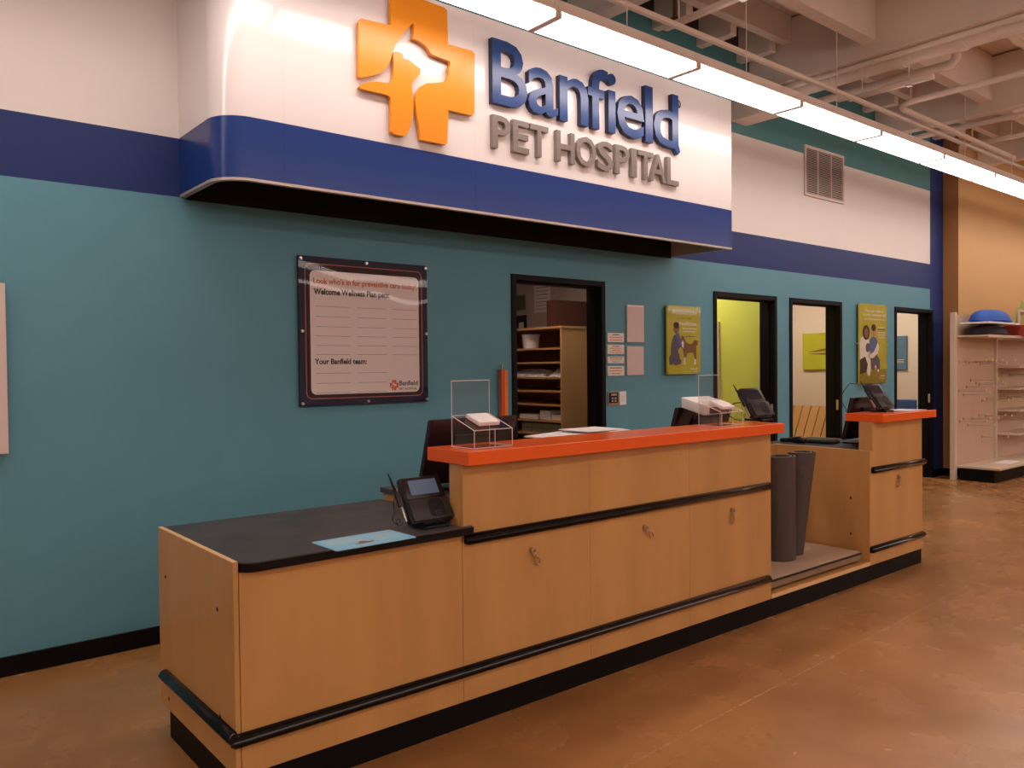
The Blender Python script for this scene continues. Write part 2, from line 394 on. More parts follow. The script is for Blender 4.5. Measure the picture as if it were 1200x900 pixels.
# ------------------------------------------------------------------ rooms behind the doorways
def room(nm, x0, x1, y1, mats, side_m, H=2.75):
    bm = bmesh.new(); bx(bm, x0, x1, y1, y1 + 0.1, 0, H); struct('wall_%s_rear' % nm, bm, mats)
    bm = bmesh.new(); bx(bm, x1, x1 + 0.06, 0.152, y1, 0, H); struct('wall_%s_side' % nm, bm, side_m)
    bm = bmesh.new(); bx(bm, x0, x1 + .06, 0.152, y1 + 0.1, H, H + 0.06); struct('ceiling_%s' % nm, bm, m_white)
room('storeroom', 1.9, 5.02, 2.6, m_roomw, m_roomw)
bm = bmesh.new(); bx(bm, 1.84, 1.9, 0.152, 2.6, 0, 2.75); struct('wall_storeroom_left', bm, m_roomw)
room('lime_room', 5.08, 6.40, 2.6, m_green, [m_green])
room('cream_room', 6.46, 8.70, 2.6, m_cream, [m_cream])
room('far_room', 8.76, 11.0, 2.6, m_cream2, [m_cream2])
def room_fill_lamp(x, y, m, lab, z=2.75):  # unseen lamps added to brighten the rooms behind the doorways
    t = thing('ceiling_lamp', lab, 'light', (x, y, z))
    bm = bmesh.new(); bx(bm, -0.31, 0.31, -0.31, 0.31, -0.03, 0.0); obj('housing', bm, m_house, t)
    bm = bmesh.new(); bx(bm, -0.28, 0.28, -0.28, 0.28, -0.034, -0.0301); obj('diffuser', bm, m, t)
room_fill_lamp(3.6, .50, m_lampd, 'square ceiling lamp inside the storeroom with shelves')
room_fill_lamp(5.8, 0.9, m_lampl, 'square ceiling lamp inside the lime green room')
room_fill_lamp(7.6, 0.9, m_lampr, 'square ceiling lamp inside the cream room with the bench')
room_fill_lamp(9.9, 0.9, m_lampr, 'square ceiling lamp inside the last room on the right')

# storeroom shelving
t = thing('shelving_unit', 'tall maple cubby shelving unit inside the storeroom doorway', 'shelf', (4.085, 0.8, 0))
box('side_panel', (4.085, 4.80, 0.80, 0.82, 0, 1.845), m_oak, t)
box('side_panel', (4.085, 4.80, 2.30, 2.32, 0, 1.845), m_oak, t)
box('back_panel', (4.78, 4.80, 0.82, 2.30, 0, 1.845), m_oak, t)
box('top_panel', (4.08, 4.81, 0.79, 2.33, 1.845, 1.865), m_oak, t)
SZ = [1.669, 1.538, 1.397, 1.269, 1.141, 0.99, 0.865, 0.72, 0.58, 0.44, 0.30]
for z in SZ: box('shelf', (4.088, 4.78, 0.82, 2.30, z - 0.018, z), m_oak, t)
tag(box('carton', (4.30, 4.76, 1.12, 1.24, 1.866, 2.135), m_box, bev=0.004), 'dark brown carton on top of the maple shelving unit', 'box')
o = bpy.data.objects[-1] if False else None
# things on the shelves: (y, z, size, material, label)
def small_box(y, z, sy, sz, m, lab, grp=None, sx=0.16, x=4.12):
    tag(box('small_box', (x, x + sx, y, y + sy, z + .0006, z + sz), m, bev=0.004), lab, 'box', grp)
small_box(1.00, .99, .15, .085, m_paper, 'white box on the second lowest visible storeroom shelf, nearest the side panel', None)
for k, (y, w_, h_) in enumerate(((.842, .14, .052), (.84, .14, .0))):
    if h_: small_box(y, .99, w_, h_, m_paper, 'low white box beside side panel on second lowest visible shelf')
small_box(1.19, .99, .26, .045, m_paper, 'long low white box on the second lowest visible storeroom shelf')
for k in range(4):
    for j in range(2):
        small_box(0.842 + 0.145 * k, .865 + 0.046 * j, .138, .044, m_sage,
                  'grey green carton stacked two high on the lowest visible storeroom shelf', 'grey green cartons on the lowest visible storeroom shelf')
def lumpy(name, x0, x1, y0, y1, z0, h, m, seed, lab, cat):
    rnd = random.Random(seed); bm = bmesh.new(); nx, ny = 6, 14; g = []
    for i in range(nx + 1):
        row = []
        for j in range(ny + 1):
            e = min(i, nx - i) / 1.5; f = min(j, ny - j) / 1.5
            hh = h * min(1, e) * min(1, f) * (0.6 + 0.4 * rnd.random())
            row.append(bm.verts.new((x0 + (x1 - x0) * i / nx, y0 + (y1 - y0) * j / ny, z0 + hh)))
        g.append(row)
    for i in range(nx):
        for j in range(ny): bm.faces.new((g[i][j], g[i + 1][j], g[i + 1][j + 1], g[i][j + 1]))
    bm.faces.new([g[0][j] for j in range(ny + 1)] + [g[nx][j] for j in range(ny, -1, -1)]) if False else None
    return tag(obj(name, bm, m), lab, cat)
lumpy('plastic_bag', 4.10, 4.4, 0.83, 1.02, 1.398, 0.085, m_bag, 1, 'shiny bag of supplies on the middle storeroom shelf beside the side panel', 'bag')
lumpy('plastic_bag', 4.10, 4.4, 1.06, 1.60, 1.398, 0.075, m_bag, 2, 'long crumpled clear bag on the middle storeroom shelf, further in', 'bag')
t = thing('storage_bin', 'white rounded bin on the top storeroom shelf', 'bin', (4.2, 1.36, 1.67))
bm = bmesh.new(); tube(bm, [(0, 0, 0), (0, 0, .13)], [.075, .09], 16); obj('body', bm, m_paper, t, smooth=True)
bm = bmesh.new(); tube(bm, [(0, 0, .1305), (0, 0, .137)], [.094, .094], 16); obj('rim', bm, m_card, t, smooth=True)
# storeroom wall papers and notices on the rear wall (seen above the shelf)
tag(box('notice_sheet', (5.012, 5.02, 1.97, 2.23, 2.10, 2.52), m_paper), 'white printed sheet on storeroom wall beside the dark carton', 'paper')
bm = bmesh.new()
for k in range(9): bx(bm, 5.0105, 5.012, 2.0, 2.2, 2.13 + .04 * k, 2.136 + .04 * k)
obj('printed_lines', bm, m_rule, bpy.data.objects['notice_sheet'], world=True)
t = thing('bulletin_board', 'dark poster board on the storeroom wall above the shelves', 'poster', (5.0, 2.45, 1.95))
box('board', (4.995, 5.018, 2.33, 2.59, 1.90, 2.38), m_roomw, t)
box('green_card', (4.985, 4.994, 2.36, 2.58, 2.14, 2.31), mat('dull_green_card', (0.10, 0.13, 0.04), 0.6), t)
box('dark_card', (4.985, 4.994, 2.34, 2.52, 1.92, 2.08), m_ink, t)
box('pale_card', (4.978, 4.984, 2.38, 2.46, 1.93, 2.0), m_paper, t)

# lime room: pale trim strip, cream room: print + bench, far room: print + chair
bm = bmesh.new(); bx(bm, 6.36, 6.399, 0.74, 0.79, 0, 1.965); struct('trim_1', bm, m_cream)
t = thing('wall_print', 'olive print of a reaching arm on the cream room wall', 'picture', (8.69, .95, 1.42))
box('canvas', (8.665, 8.699, 0.66, 1.10, 1.423, 1.891), m_yel, t, bev=0.003)
bm = bmesh.new()
tY = lambda u, v, d: (8.665 - d, u, v)
poly(bm, [(1.04, 1.645), (.93, 1.665), (.8, 1.69), (.68, 1.71), (.68, 1.665), (.8, 1.655), (.93, 1.65)][::-1], tY, 0.002)
poly(bm, [(1.02, 1.625), (.92, 1.63), (.8, 1.635), (.68, 1.64), (.68, 1.605), (.8, 1.61), (.93, 1.617)][::-1], tY, 0.002)
obj('arm_print', bm, m_skin, t, world=True)
t = thing('slatted_bench', 'slatted wooden bench back standing in the cream room', 'bench', (8.5, .9, 0))
for k in range(7):
    y = 0.52 + k * 0.118
    bm = bmesh.new()
    vs = bx(bm, 8.47, 8.495, y, y + 0.108, 0.55, 0.955, bev=0.003, seg=1)
    for v in bm.verts: v.co.x += (v.co.z - 0.55) * 0.35; v.co.y -= (v.co.z - .55) * .10
    obj('slat', bm, m_oak, t, world=True)
box('seat', (8.1, 8.50, 0.5, 1.36, 0.46, 0.5), m_oak, t, bev=0.004)
for y in (0.53, 1.28):
    for x in (8.14, 8.45): box('leg', (x, x + .04, y, y + .05, 0, 0.46), m_oak, t)
box('back_rail', (8.500, 8.525, 0.5, 1.36, 0.50, 0.55), m_oak, t)
t = thing('wall_print', 'small slate blue print on the last room wall', 'picture', (10.98, .9, 1.4))
box('canvas', (10.965, 10.999, 0.80, 1.10, 1.40, 1.893), mat('slate_blue_print', (0.10, 0.19, 0.27), 0.5, noise=.1, nscale=8), t, bev=0.003)
bm = bmesh.new(); poly(bm, ell(.955, 1.7, .02, .03), lambda u, v, d: (10.965 - d, u, v), .002)
for k in range(3): poly(bm, [(.84, 1.5 + .02 * k), (.84, 1.506 + .02 * k), (.95, 1.506 + .02 * k), (.95, 1.5 + .02 * k)], lambda u, v, d: (10.965 - d, u, v), .002)
obj('print_marks', bm, m_whc, t, world=True)
t = thing('waiting_chair', 'blue vinyl chair back inside the last room', 'chair', (10.7, .85, 0))
box('backrest', (10.86, 10.90, 0.62, 0.97, 0.62, 0.965), m_chr, t, bev=0.015)
box('seat', (10.45, 10.86, 0.62, 0.97, 0.42, 0.47), m_chr, t, bev=0.015)
for y in (.63, .94):
    for x in (10.47, 10.86): box('leg', (x, x + .02, y, y + .02, 0, .42 if x < 10.8 else .62), m_blk, t)

# ------------------------------------------------------------------ sign canopy
CX0, CX1, CY, CR = 0.461, 4.698, -0.612, 0.17
def canopy_path(inset, a, b):
    """plan points of the canopy face from distance a to b measured as x on the front (side uses negative)"""
    full = [(CX0 + inset, 0.0), (CX0 + inset, CY + CR)]
    for k in range(1, 12):
        t_ = PI + (PI / 2) * k / 12
        full.append((CX0 + CR + (CR - inset) * math.cos(t_), CY + CR + (CR - inset) * math.sin(t_)))
    full.append((CX0 + CR, CY + inset))
    return full
def canopy_band(name, z0, z1, m, x0, x1, parent, th=0.03, out=0.0):
    bm = bmesh.new()
    if x0 is None: po = canopy_path(-out, 0, 0) + [(x1, CY - out)]; pi_ = canopy_path(th, 0, 0) + [(x1, CY + th)]
    else: po = [(x0, CY - out), (x1, CY - out)]; pi_ = [(x0, CY + th), (x1, CY + th)]
    n = len(po)
    A = [[bm.verts.new((*p, z)) for p in po] for z in (z0, z1)]; B = [[bm.verts.new((*p, z)) for p in pi_] for z in (z0, z1)]
    for i in range(n - 1):
        bm.faces.new((A[0][i], A[0][i + 1], A[1][i + 1], A[1][i])); bm.faces.new((B[0][i + 1], B[0][i], B[1][i], B[1][i + 1]))
        bm.faces.new((A[1][i], A[1][i + 1], B[1][i + 1], B[1][i])); bm.faces.new((A[0][i + 1], A[0][i], B[0][i], B[0][i + 1]))
    for i in (0, n - 1):
        f = (A[0][i], A[1][i], B[1][i], B[0][i]); bm.faces.new(f if i == 0 else f[::-1])
    bmesh.ops.recalc_face_normals(bm, faces=bm.faces)
    return obj(name, bm, m, parent, world=True, smooth=True)
can = thing('sign_canopy', 'glossy white and navy sign canopy with a rounded corner above the counter', 'canopy', (2.6, 0, ZN0))
seams = [None, 0.797, 2.042, 3.287, 4.532, 4.666]
CT = 3.668
for i in range(5):
    a, b = seams[i], seams[i + 1]
    g = 0.0004 if a is not None else 0
    canopy_band('white_panel', ZN1 + .001, CT, m_fasw, a if a is None else a + g, b - 0.0004, can)
    canopy_band('navy_panel', ZN0 + 0.014, ZN1, m_fasb, a if a is None else a + g * .5, b - 0.0005, can)
canopy_band('bottom_lip', ZN0, ZN0 + 0.0139, m_lip, None, CX1, can, th=0.03)
box('end_panel', (4.667, CX1, CY, -0.001, ZN1, CT), m_fasw, can)
box('end_panel_navy', (4.667, CX1, CY, -0.001, ZN0 + .014, ZN1 - .001), m_fasb, can)
box('inner_end_lining', (4.655, 4.6665, CY + .031, -0.012, ZN0 + .002, CT - .02), m_innw, can)
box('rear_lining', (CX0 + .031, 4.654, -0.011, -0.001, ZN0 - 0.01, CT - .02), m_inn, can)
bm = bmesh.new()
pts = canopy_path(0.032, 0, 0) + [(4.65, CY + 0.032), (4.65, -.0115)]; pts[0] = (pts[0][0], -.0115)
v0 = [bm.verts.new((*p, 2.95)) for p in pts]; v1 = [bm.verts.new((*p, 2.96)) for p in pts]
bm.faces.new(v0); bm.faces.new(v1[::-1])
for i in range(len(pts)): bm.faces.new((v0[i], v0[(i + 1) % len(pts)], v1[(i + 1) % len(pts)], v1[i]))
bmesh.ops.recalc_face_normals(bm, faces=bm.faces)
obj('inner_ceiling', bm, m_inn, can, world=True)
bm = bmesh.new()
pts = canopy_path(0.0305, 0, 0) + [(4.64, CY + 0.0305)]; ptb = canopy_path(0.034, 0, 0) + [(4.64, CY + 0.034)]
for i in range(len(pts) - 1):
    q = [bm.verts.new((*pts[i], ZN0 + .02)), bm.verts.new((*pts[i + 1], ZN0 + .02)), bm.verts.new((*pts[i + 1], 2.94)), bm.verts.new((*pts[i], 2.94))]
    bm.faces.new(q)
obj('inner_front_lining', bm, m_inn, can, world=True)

# emblem
EA = [(1.224, 3.386), (1.239, 3.412), (1.428, 3.424), (1.427, 3.623), (1.443, 3.632), (1.795, 3.625), (1.817, 3.615), (1.821, 3.414), (1.999, 3.418), (2.019, 3.405), (2.012, 3.046), (1.998, 3.027), (1.819, 3.025), (1.807, 2.826), (1.794, 2.815), (1.615, 2.814), (1.615, 2.851), (1.607, 2.901), (1.593, 2.971), (1.587, 3.032), (1.595, 3.08), (1.623, 3.122), (1.667, 3.15), (1.737, 3.168), (1.805, 3.19), (1.826, 3.24), (1.825, 3.277), (1.837, 3.296), (1.834, 3.316), (1.81, 3.319), (1.758, 3.322), (1.701, 3.327), (1.682, 3.349), (1.658, 3.369), (1.614, 3.384), (1.571, 3.386), (1.58, 3.417), (1.581, 3.474), (1.56, 3.458), (1.523, 3.413), (1.486, 3.363), (1.456, 3.32), (1.437, 3.275), (1.421, 3.221), (1.397, 3.18), (1.36, 3.143), (1.302, 3.114), (1.228, 3.086), (1.22, 3.091)]
EB = [(1.222, 3.034), (1.233, 3.051), (1.279, 3.074), (1.336, 3.089), (1.4, 3.095), (1.429, 3.109), (1.441, 3.144), (1.444, 3.186), (1.44, 3.265), (1.455, 3.284), (1.482, 3.286), (1.501, 3.283), (1.512, 3.257), (1.545, 3.258), (1.575, 3.244), (1.606, 3.23), (1.624, 3.224), (1.619, 3.194), (1.593, 3.167), (1.571, 3.142), (1.561, 3.119), (1.568, 3.069), (1.574, 3.009), (1.568, 2.946), (1.552, 2.881), (1.523, 2.826), (1.508, 2.816), (1.442, 2.815), (1.422, 2.827), (1.422, 3.014), (1.407, 3.026), (1.369, 3.028), (1.233, 3.028)]
t = thing('cross_emblem', 'orange cross emblem with white animal head cutouts on the white canopy', 'emblem', (1.63, CY, 2.82))
WM = wallmap(CY)
bm = bmesh.new(); prism(bm, EA, WM, 0.0105, 0.038); bmesh.ops.recalc_face_normals(bm, faces=bm.faces); obj('cross_piece', bm, m_emb, t, world=True)
bm = bmesh.new(); prism(bm, EB, WM, 0.0105, 0.038); bmesh.ops.recalc_face_normals(bm, faces=bm.faces); obj('cat_piece', bm, m_emb, t, world=True)
bm = bmesh.new()
for x, z in ((1.3, 3.3), (1.5, 3.55), (1.75, 3.5), (1.95, 3.1), (1.7, 2.9), (1.48, 2.95)): bx(bm, x - .008, x + .008, CY - .0104, CY, z - .008, z + .008)
obj('standoffs', bm, m_met, t, world=True)

# sign lettering
def letters(name, label, spec, z0, z1, mf, ms, off, dep):
    t = thing(name, label, 'sign lettering', (spec[0][1], CY, z0))
    for ch, a, b, zz in spec:
        bm = bmesh.new(); put_text(bm, ch, a, b, z0, zz or z1, WM, 0.001, dep, offset=off, mi=0, side_mi=1)
        obj('letter', bm, [mf, ms], t, world=True)
    return t
tl = letters('sign_lettering', 'large raised blue lettering on the white canopy, above the grey words',
        [('B', 2.155, 2.442, 3.540), ('a', 2.449, 2.709, 3.440), ('n', 2.726, 2.995, 3.440), ('f', 2.992, 3.190, 3.560),
         ('i', 3.190, 3.272, 3.553), ('e', 3.284, 3.572, 3.440), ('l', 3.585, 3.668, 3.548), ('d', 3.678, 3.965, 3.548)],
        3.138, 3.54, m_let, m_let_d, 0.009, 0.040)
bm = bmesh.new(); prism(bm, [(3.900, 3.155), (3.958, 3.19), (3.985, 3.125), (3.958, 3.098), (3.925, 3.135)], WM, 0.001, 0.0395); bmesh.ops.recalc_face_normals(bm, faces=bm.faces); obj('letter_tail', bm, m_let, tl, world=True)
bm = bmesh.new(); put_text(bm, 'R', 3.992, 4.012, 3.487, 3.514, WM, 0.001, 0.012, offset=.03)
for k in range(20):
    a0, a1 = 2 * PI * k / 20, 2 * PI * (k + 1) / 20
    poly(bm, [(4.002 + r * math.cos(a), 3.50 + r * math.sin(a)) for r, a in ((.019, a0), (.031, a0), (.031, a1), (.019, a1))][::-1], WM, 0.010)
obj('registered_mark', bm, m_ink, tl, world=True)
letters('sign_lettering', 'raised grey words PET HOSPITAL under the blue word on the canopy',
        [('P', 2.159, 2.305, None), ('E', 2.325, 2.459, None), ('T', 2.469, 2.629, None), ('H', 2.703, 2.868, None), ('O', 2.885, 3.078, None),
         ('S', 3.09, 3.250, None), ('P', 3.272, 3.419, None), ('I', 3.440, 3.498, None), ('T', 3.512, 3.684, None), ('A', 3.643, 3.83, None), ('L', 3.838, 3.976, None)],
        2.863, 3.068, m_gry, m_gry, 0.018, 0.032)

# ------------------------------------------------------------------ lamps
def lamp_proto():
    t = thing('strip_light', 'x', 'light')
    L = 1.281
    bm = bmesh.new()
    bx(bm, 0.0, L, -0.124, 0.124, 0.039, 0.068, bev=0.003, seg=1); bx(bm, 0.0, L, -0.092, 0.092, 0.068, 0.124, bev=0.003, seg=1)
    obj('housing', bm, m_house, t)
    bm = bmesh.new(); bx(bm, 0.024, L - 0.024, -0.121, 0.121, 0.004, 0.0385); obj('diffuser', bm, m_lamp, t)
    for x in (0.0, L - 0.0235):
        bm = bmesh.new(); bx(bm, x, x + .0235, -0.124, 0.124, 0.0, 0.0388); obj('end_cap', bm, m_house, t)
    return t
lp = lamp_proto(); first = True
nv = 0
for k in range(-6, 13):
    x = 2.198 + 1.2835 * k
    o = lp if first else copy_tree(lp); first = False
    o.location = (x, -1.088, 3.482)
    nth = ['first', 'second', 'third', 'fourth', 'fifth', 'sixth', 'seventh', 'eighth', 'ninth', 'tenth']
    if k < -1: o['label'] = 'fluorescent strip light of the hung row, beyond the left edge of the photo'; o['group'] = 'hung strip lights beyond the left edge'
    elif k <= 6: o['label'] = nth[k + 1] + ' fluorescent strip light from the left in the hung row before the canopy'; o['group'] = 'strip lights of the hung row'
    else: o['label'] = 'fluorescent strip light of the hung row, beyond the right edge of the photo'; o['group'] = 'hung strip lights beyond the right edge'
# the other rows of the shop, behind the camera
bm0 = None
for row, y in enumerate((-5.1, -8.9, -12.7)):
    t = thing('strip_light_row', ('long row of strip lights %s' % ('nearest behind the viewer', 'second behind the viewer', 'furthest behind the viewer')[row]), 'light', (0, y, 3.336))
    bm = bmesh.new(); bx(bm, -7, 23, -0.05, 0.05, 0.036, 0.11); obj('housing', bm, m_house, t)
    for k in range(12):
        bm = bmesh.new(); bx(bm, -7 + 2.5 * k, -7 + 2.5 * k + 2.44, -0.13, 0.13, -0.03, 0.0355); bx(bm, -7 + 2.5 * k, -7 + 2.5 * k + 2.44, -0.13, -0.051, 0.0355, 0.07); bx(bm, -7 + 2.5 * k, -7 + 2.5 * k + 2.44, 0.051, 0.13, 0.0355, 0.07); obj('diffuser', bm, m_lampf, t)  # raised glowing sides added to throw light up at the ceiling
# suspended channels, rods and pipes
t = thing('ceiling_channel', 'long white double channel running above the strip lights', 'pipe', (0, -1.08, 3.8))
bm = bmesh.new(); tube(bm, [(-3, -1.10, 3.80), (11.6, -1.05, 3.80)], 0.021, 8); obj('channel', bm, m_pipe, t, world=True, smooth=True)
bm = bmesh.new(); tube(bm, [(-3, -1.05, 3.82), (11.6, -1.00, 3.82)], 0.014, 8); obj('conduit', bm, m_pipe, t, world=True, smooth=True)
def strut(x, y0, y1, z, lab):
    t = thing('suspended_strut', lab, 'bracket', (x, (y0 + y1) / 2, z))
    bm = bmesh.new(); bx(bm, x - .02, x + .02, y0, y1, z - .02, z + .02, bev=.003, seg=1); obj('strut', bm, m_pipe, t, world=True)
    for y in (y0 + 0.2, y1 - 0.12):
        bm = bmesh.new(); tube(bm, [(x, y, z + .021), (x, y, 4.715)], 0.005, 6); obj('rod', bm, m_pipe, t, world=True)
        bm = bmesh.new(); bx(bm, x - .028, x + .028, y - .02, y + .02, z - .028, z - .0205); obj('clamp', bm, m_met, t, world=True)
strut(3.49, -1.75, -0.92, 3.85, 'white strut hung from rods above the canopy lettering')
strut(5.98, -1.68, -0.95, 3.85, 'white strut hung from rods above the wall vent')
strut(8.66, -1.9, -0.84, 3.89, 'white strut hung from rods near the navy wall strip')
# rods the strip lights hang from
for k, x in enumerate((0.25, 1.5, 2.84, 4.12, 5.40, 6.75, 7.97, 9.25, 10.5)):
    bm = bmesh.new(); tube(bm, [(x, -1.15, 3.607), (x, -1.15, 4.715)], 0.004, 6)
    tag(obj('hanger_rod', bm, m_pipe), 'thin white rod that the front row of strip lights hangs from', 'rod', 'hanger rods of the front light row')
tag(obj('sprinkler_head', (lambda b: (tube(b, [(3.56, -.95, 4.10), (3.56, -.95, 3.93)], [.016, .016], 8), tube(b, [(3.56, -.95, 3.93), (3.56, -.95, 3.90)], [.03, .045], 10), tube(b, [(3.56, -.95, 3.90), (3.56, -.95, 3.888)], [.045, .045], 10), b)[-1])(bmesh.new()), m_box, smooth=True),
    'small dark sprinkler head under the first big roof beam', 'sprinkler')
def pipe(name, pts, r, lab, cat='pipe', n=14, collars=()):
    t = thing(name, lab, cat, pts[0]); bm = bmesh.new(); tube(bm, pts, r, n); obj('pipe_run', bm, m_pipe, t, world=True, smooth=True)
    for y in collars:
        bm = bmesh.new(); p = Vector(pts[0]); p.y = y; tube(bm, [p + Vector((0, -.035, 0)), p + Vector((0, .035, 0))], r * 1.12, n); obj('collar', bm, m_pipe, t, world=True, smooth=True)
pipe('round_duct', [(6.11, -0.004, 4.135), (6.11, -8, 4.135)], 0.088, 'fat white round pipe running beside the middle roof beam', collars=(-.7, -1.35, -1.86, -2.5))
pipe('pipe', [(6.62, -0.004, 4.13), (6.62, -1.5, 4.13), (6.62, -1.56, 4.135), (6.62, -1.60, 4.17), (6.62, -1.61, 4.6)], 0.040, 'thinner white pipe right of the fat round pipe')
pipe('pipe', [(5.925, -0.004, 4.098), (5.925, -6, 4.098)], 0.024, 'thin white pipe along the foot of the middle roof beam')
pts = [(9.4, -1.12, 3.83), (6.62, -1.15, 3.83)] + [(6.62 - .2 * math.sin(a), -1.35 + .2 * math.cos(a), 3.83) for a in [PI / 2 * k / 8 for k in range(1, 9)]] + [(6.42, -4.5, 3.83)]
pipe('conduit', pts, 0.026, 'white conduit bending out over the shop from the channel')
pipe('conduit', [(8.60, -0.2, 4.09), (8.60, -6, 4.09)], 0.03, 'thin conduit under the roof beam near the navy wall strip')
bm = bmesh.new(); bx(bm, 5.55, 5.80, -0.55, -0.002, 3.80, 3.98, bev=.004)
tag(obj('duct_box', bm, m_ceil), 'pale boxed-in duct at the wall just right of the canopy top', 'duct')
t = thing('beam_clamp_fixture', 'pale hanging lamp housing far right below the roof', 'light', (12.2, -1.6, 3.75))
bm = bmesh.new(); bx(bm, 11.9, 13.2, -1.8, -1.4, 3.72, 3.80, bev=.005); obj('housing', bm, m_house, t, world=True)
for x in (12.0, 13.0):
    bm = bmesh.new(); tube(bm, [(x, -1.6, 3.801), (x, -1.6, 4.715)], .004, 6); obj('rod', bm, m_dark, t, world=True)

# vent
t = thing('wall_vent', 'white louvred return air vent on the white wall band', 'vent', (7.24, 0, 3.27))
vx0, vx1, vz0, vz1 = 6.840, 7.648, 3.268, 3.800
bm = bmesh.new()
for b in ((vx0, vx1, vz0, vz0 + .03), (vx0, vx1, vz1 - .03, vz1), (vx0, vx0 + .03, vz0 + .03, vz1 - .03), (vx1 - .03, vx1, vz0 + .03, vz1 - .03)):
    bx(bm, b[0], b[1], -0.018, -0.001, b[2], b[3])
obj('frame', bm, m_vent, t, world=True)
for k in (1, 2):
    x = vx0 + (vx1 - vx0) * k / 3; box('mullion', (x - .008, x + .008, -0.016, -0.003, vz0 + .03, vz1 - .03), m_vent, t)
box('duct_back', (vx0 + .03, vx1 - .03, -0.003, -0.001, vz0 + .03, vz1 - .03), m_dark, t)
slm = None
for c in range(3):
    xa = vx0 + .03 + (vx1 - vx0 - .06) * c / 3 + .011; wd = (vx1 - vx0 - .06) / 3 - .022
    for k in range(26):
        z = vz0 + .036 + k * (vz1 - vz0 - .066) / 26
        if slm is None:
            bm = bmesh.new(); vs = bx(bm, 0, wd, -0.014, -0.004, 0, 0.0045)
            for v in bm.verts:
                if v.co.y > -0.01: v.co.z += 0.008
            o = obj('slat', bm, m_vent, t); slm = o.data
        else: o = bpy.data.objects.new('slat', slm); C.objects.link(o); o.parent = t
        o.location = Vector((xa, 0, z)) - t.location

# ------------------------------------------------------------------ counter
F = -1.927
seg_d = (0.02, 0.9535)
des = thing('desk_cabinet', 'low maple desk cabinet at the near left end of the counter', 'cabinet', (0.48, -1.5, 0))
bm = bmesh.new(); bx(bm, 0.0, 0.0185, F, -1.093, 0.105, 0.838, bev=0.0015, seg=1); sp = obj('side_panel', bm, m_maple, des, world=True)
box('edge_band', (0.0003, 0.0182, F + .001, -1.094, 0.8381, 0.8387), m_mapleedge, sp)
for y, z in ((-1.185, .648), (-1.775, .647), (-1.784, .271), (-1.2, .151)):
    bm = bmesh.new(); tube(bm, [(-0.0015, y, z), (0.002, y, z)], 0.0075, 10); obj('screw_cap', bm, m_blk, sp, world=True)
box('front_panel', (0.0205, 0.9535, F, F + .018, 0.105, 0.800), m_maple, des, bev=0.001)
box('back_panel', (0.02, 0.9535, -1.111, -1.095, 0.105, 0.800), m_maple, des)
box('inner_panel', (0.936, 0.9535, F + .02, -1.112, 0.105, 0.800), m_maple, des)
box('bottom_panel', (0.02, 0.935, F + .02, -1.112, 0.105, 0.123), m_maple, des)
# desk top, rounded front left corner
def top_profile(x0, x1, y0, y1, r0, r1, nose=None):
    p = [(1.074, y1), (x0, y1)]
    p += [(x0 + r0 - r0 * math.cos(a), y0 + r0 - r0 * math.sin(a)) for a in [PI / 2 * k / 8 for k in range(9)]]
    if nose:
        xn, yn = nose
        p += [(xn - r1 + r1 * math.sin(a), y0 + r1 - r1 * math.cos(a)) for a in [PI / 2 * k / 5 for k in range(6)]]
        p += [(xn, yn), (x1, yn), (x1, -1.8325), (1.074, -1.8325)]
    else: p += [(x1, y0)]
    return p
bm = bmesh.new(); pr_ = top_profile(0.0195, 0.953, -1.958, -1.080, 0.055, 0.014, (1.0, -1.9285))
prism(bm, pr_, lambda u, v, d: (u, v, d), 0.8015, 0.834); bmesh.ops.recalc_face_normals(bm, faces=bm.faces)
for f in bm.faces: f.material_index = 1 if abs(f.normal.z) < 0.5 else 0
bmesh.ops.bevel(bm, geom=[e for e in bm.edges if abs(e.verts[0].co.z - e.verts[1].co.z) < 1e-5 and e.verts[0].co.z > .83], offset=0.003, segments=2, affect='EDGES')
tag(obj('laminate_worktop', bm, [m_lam, m_blkg]), 'black laminate worktop with rounded corner on the low desk cabinet', 'worktop')

def leash_hook(x, z, rot, parent):
    bm = bmesh.new(); tube(bm, [(x - .012, F - .001, z + .035), (x - .012, F - .008, z + .035)], .014, 12)
    h = obj('leash_hook', bm, m_brass, parent, world=True, smooth=True)
    bm = bmesh.new()
    R = Matrix.Rotation(rot, 3, 'Y')
    def P(u, v, d=0.014): q = R @ Vector((u, 0, v)); return (x - .012 + q.x, F - d, z + .035 + q.z)
    ring = lambda cu, cv, ru, rv, d: [P(cu + ru * math.cos(2 * PI * k / 14), cv + rv * math.sin(2 * PI * k / 14), d) for k in range(15)]
    tube(bm, ring(0, -.006, .013, .012, .012), .0028, 6); tube(bm, [P(0, -.018), P(0, -.036)], .005, 6); tube(bm, ring(0, -.055, .013, .021, .012), .0033, 6)
    tube(bm, [P(-.012, -.022), P(.012, -.022)], .0035, 6)
    obj('snap_clip', bm, m_brass, h, world=True, smooth=True)

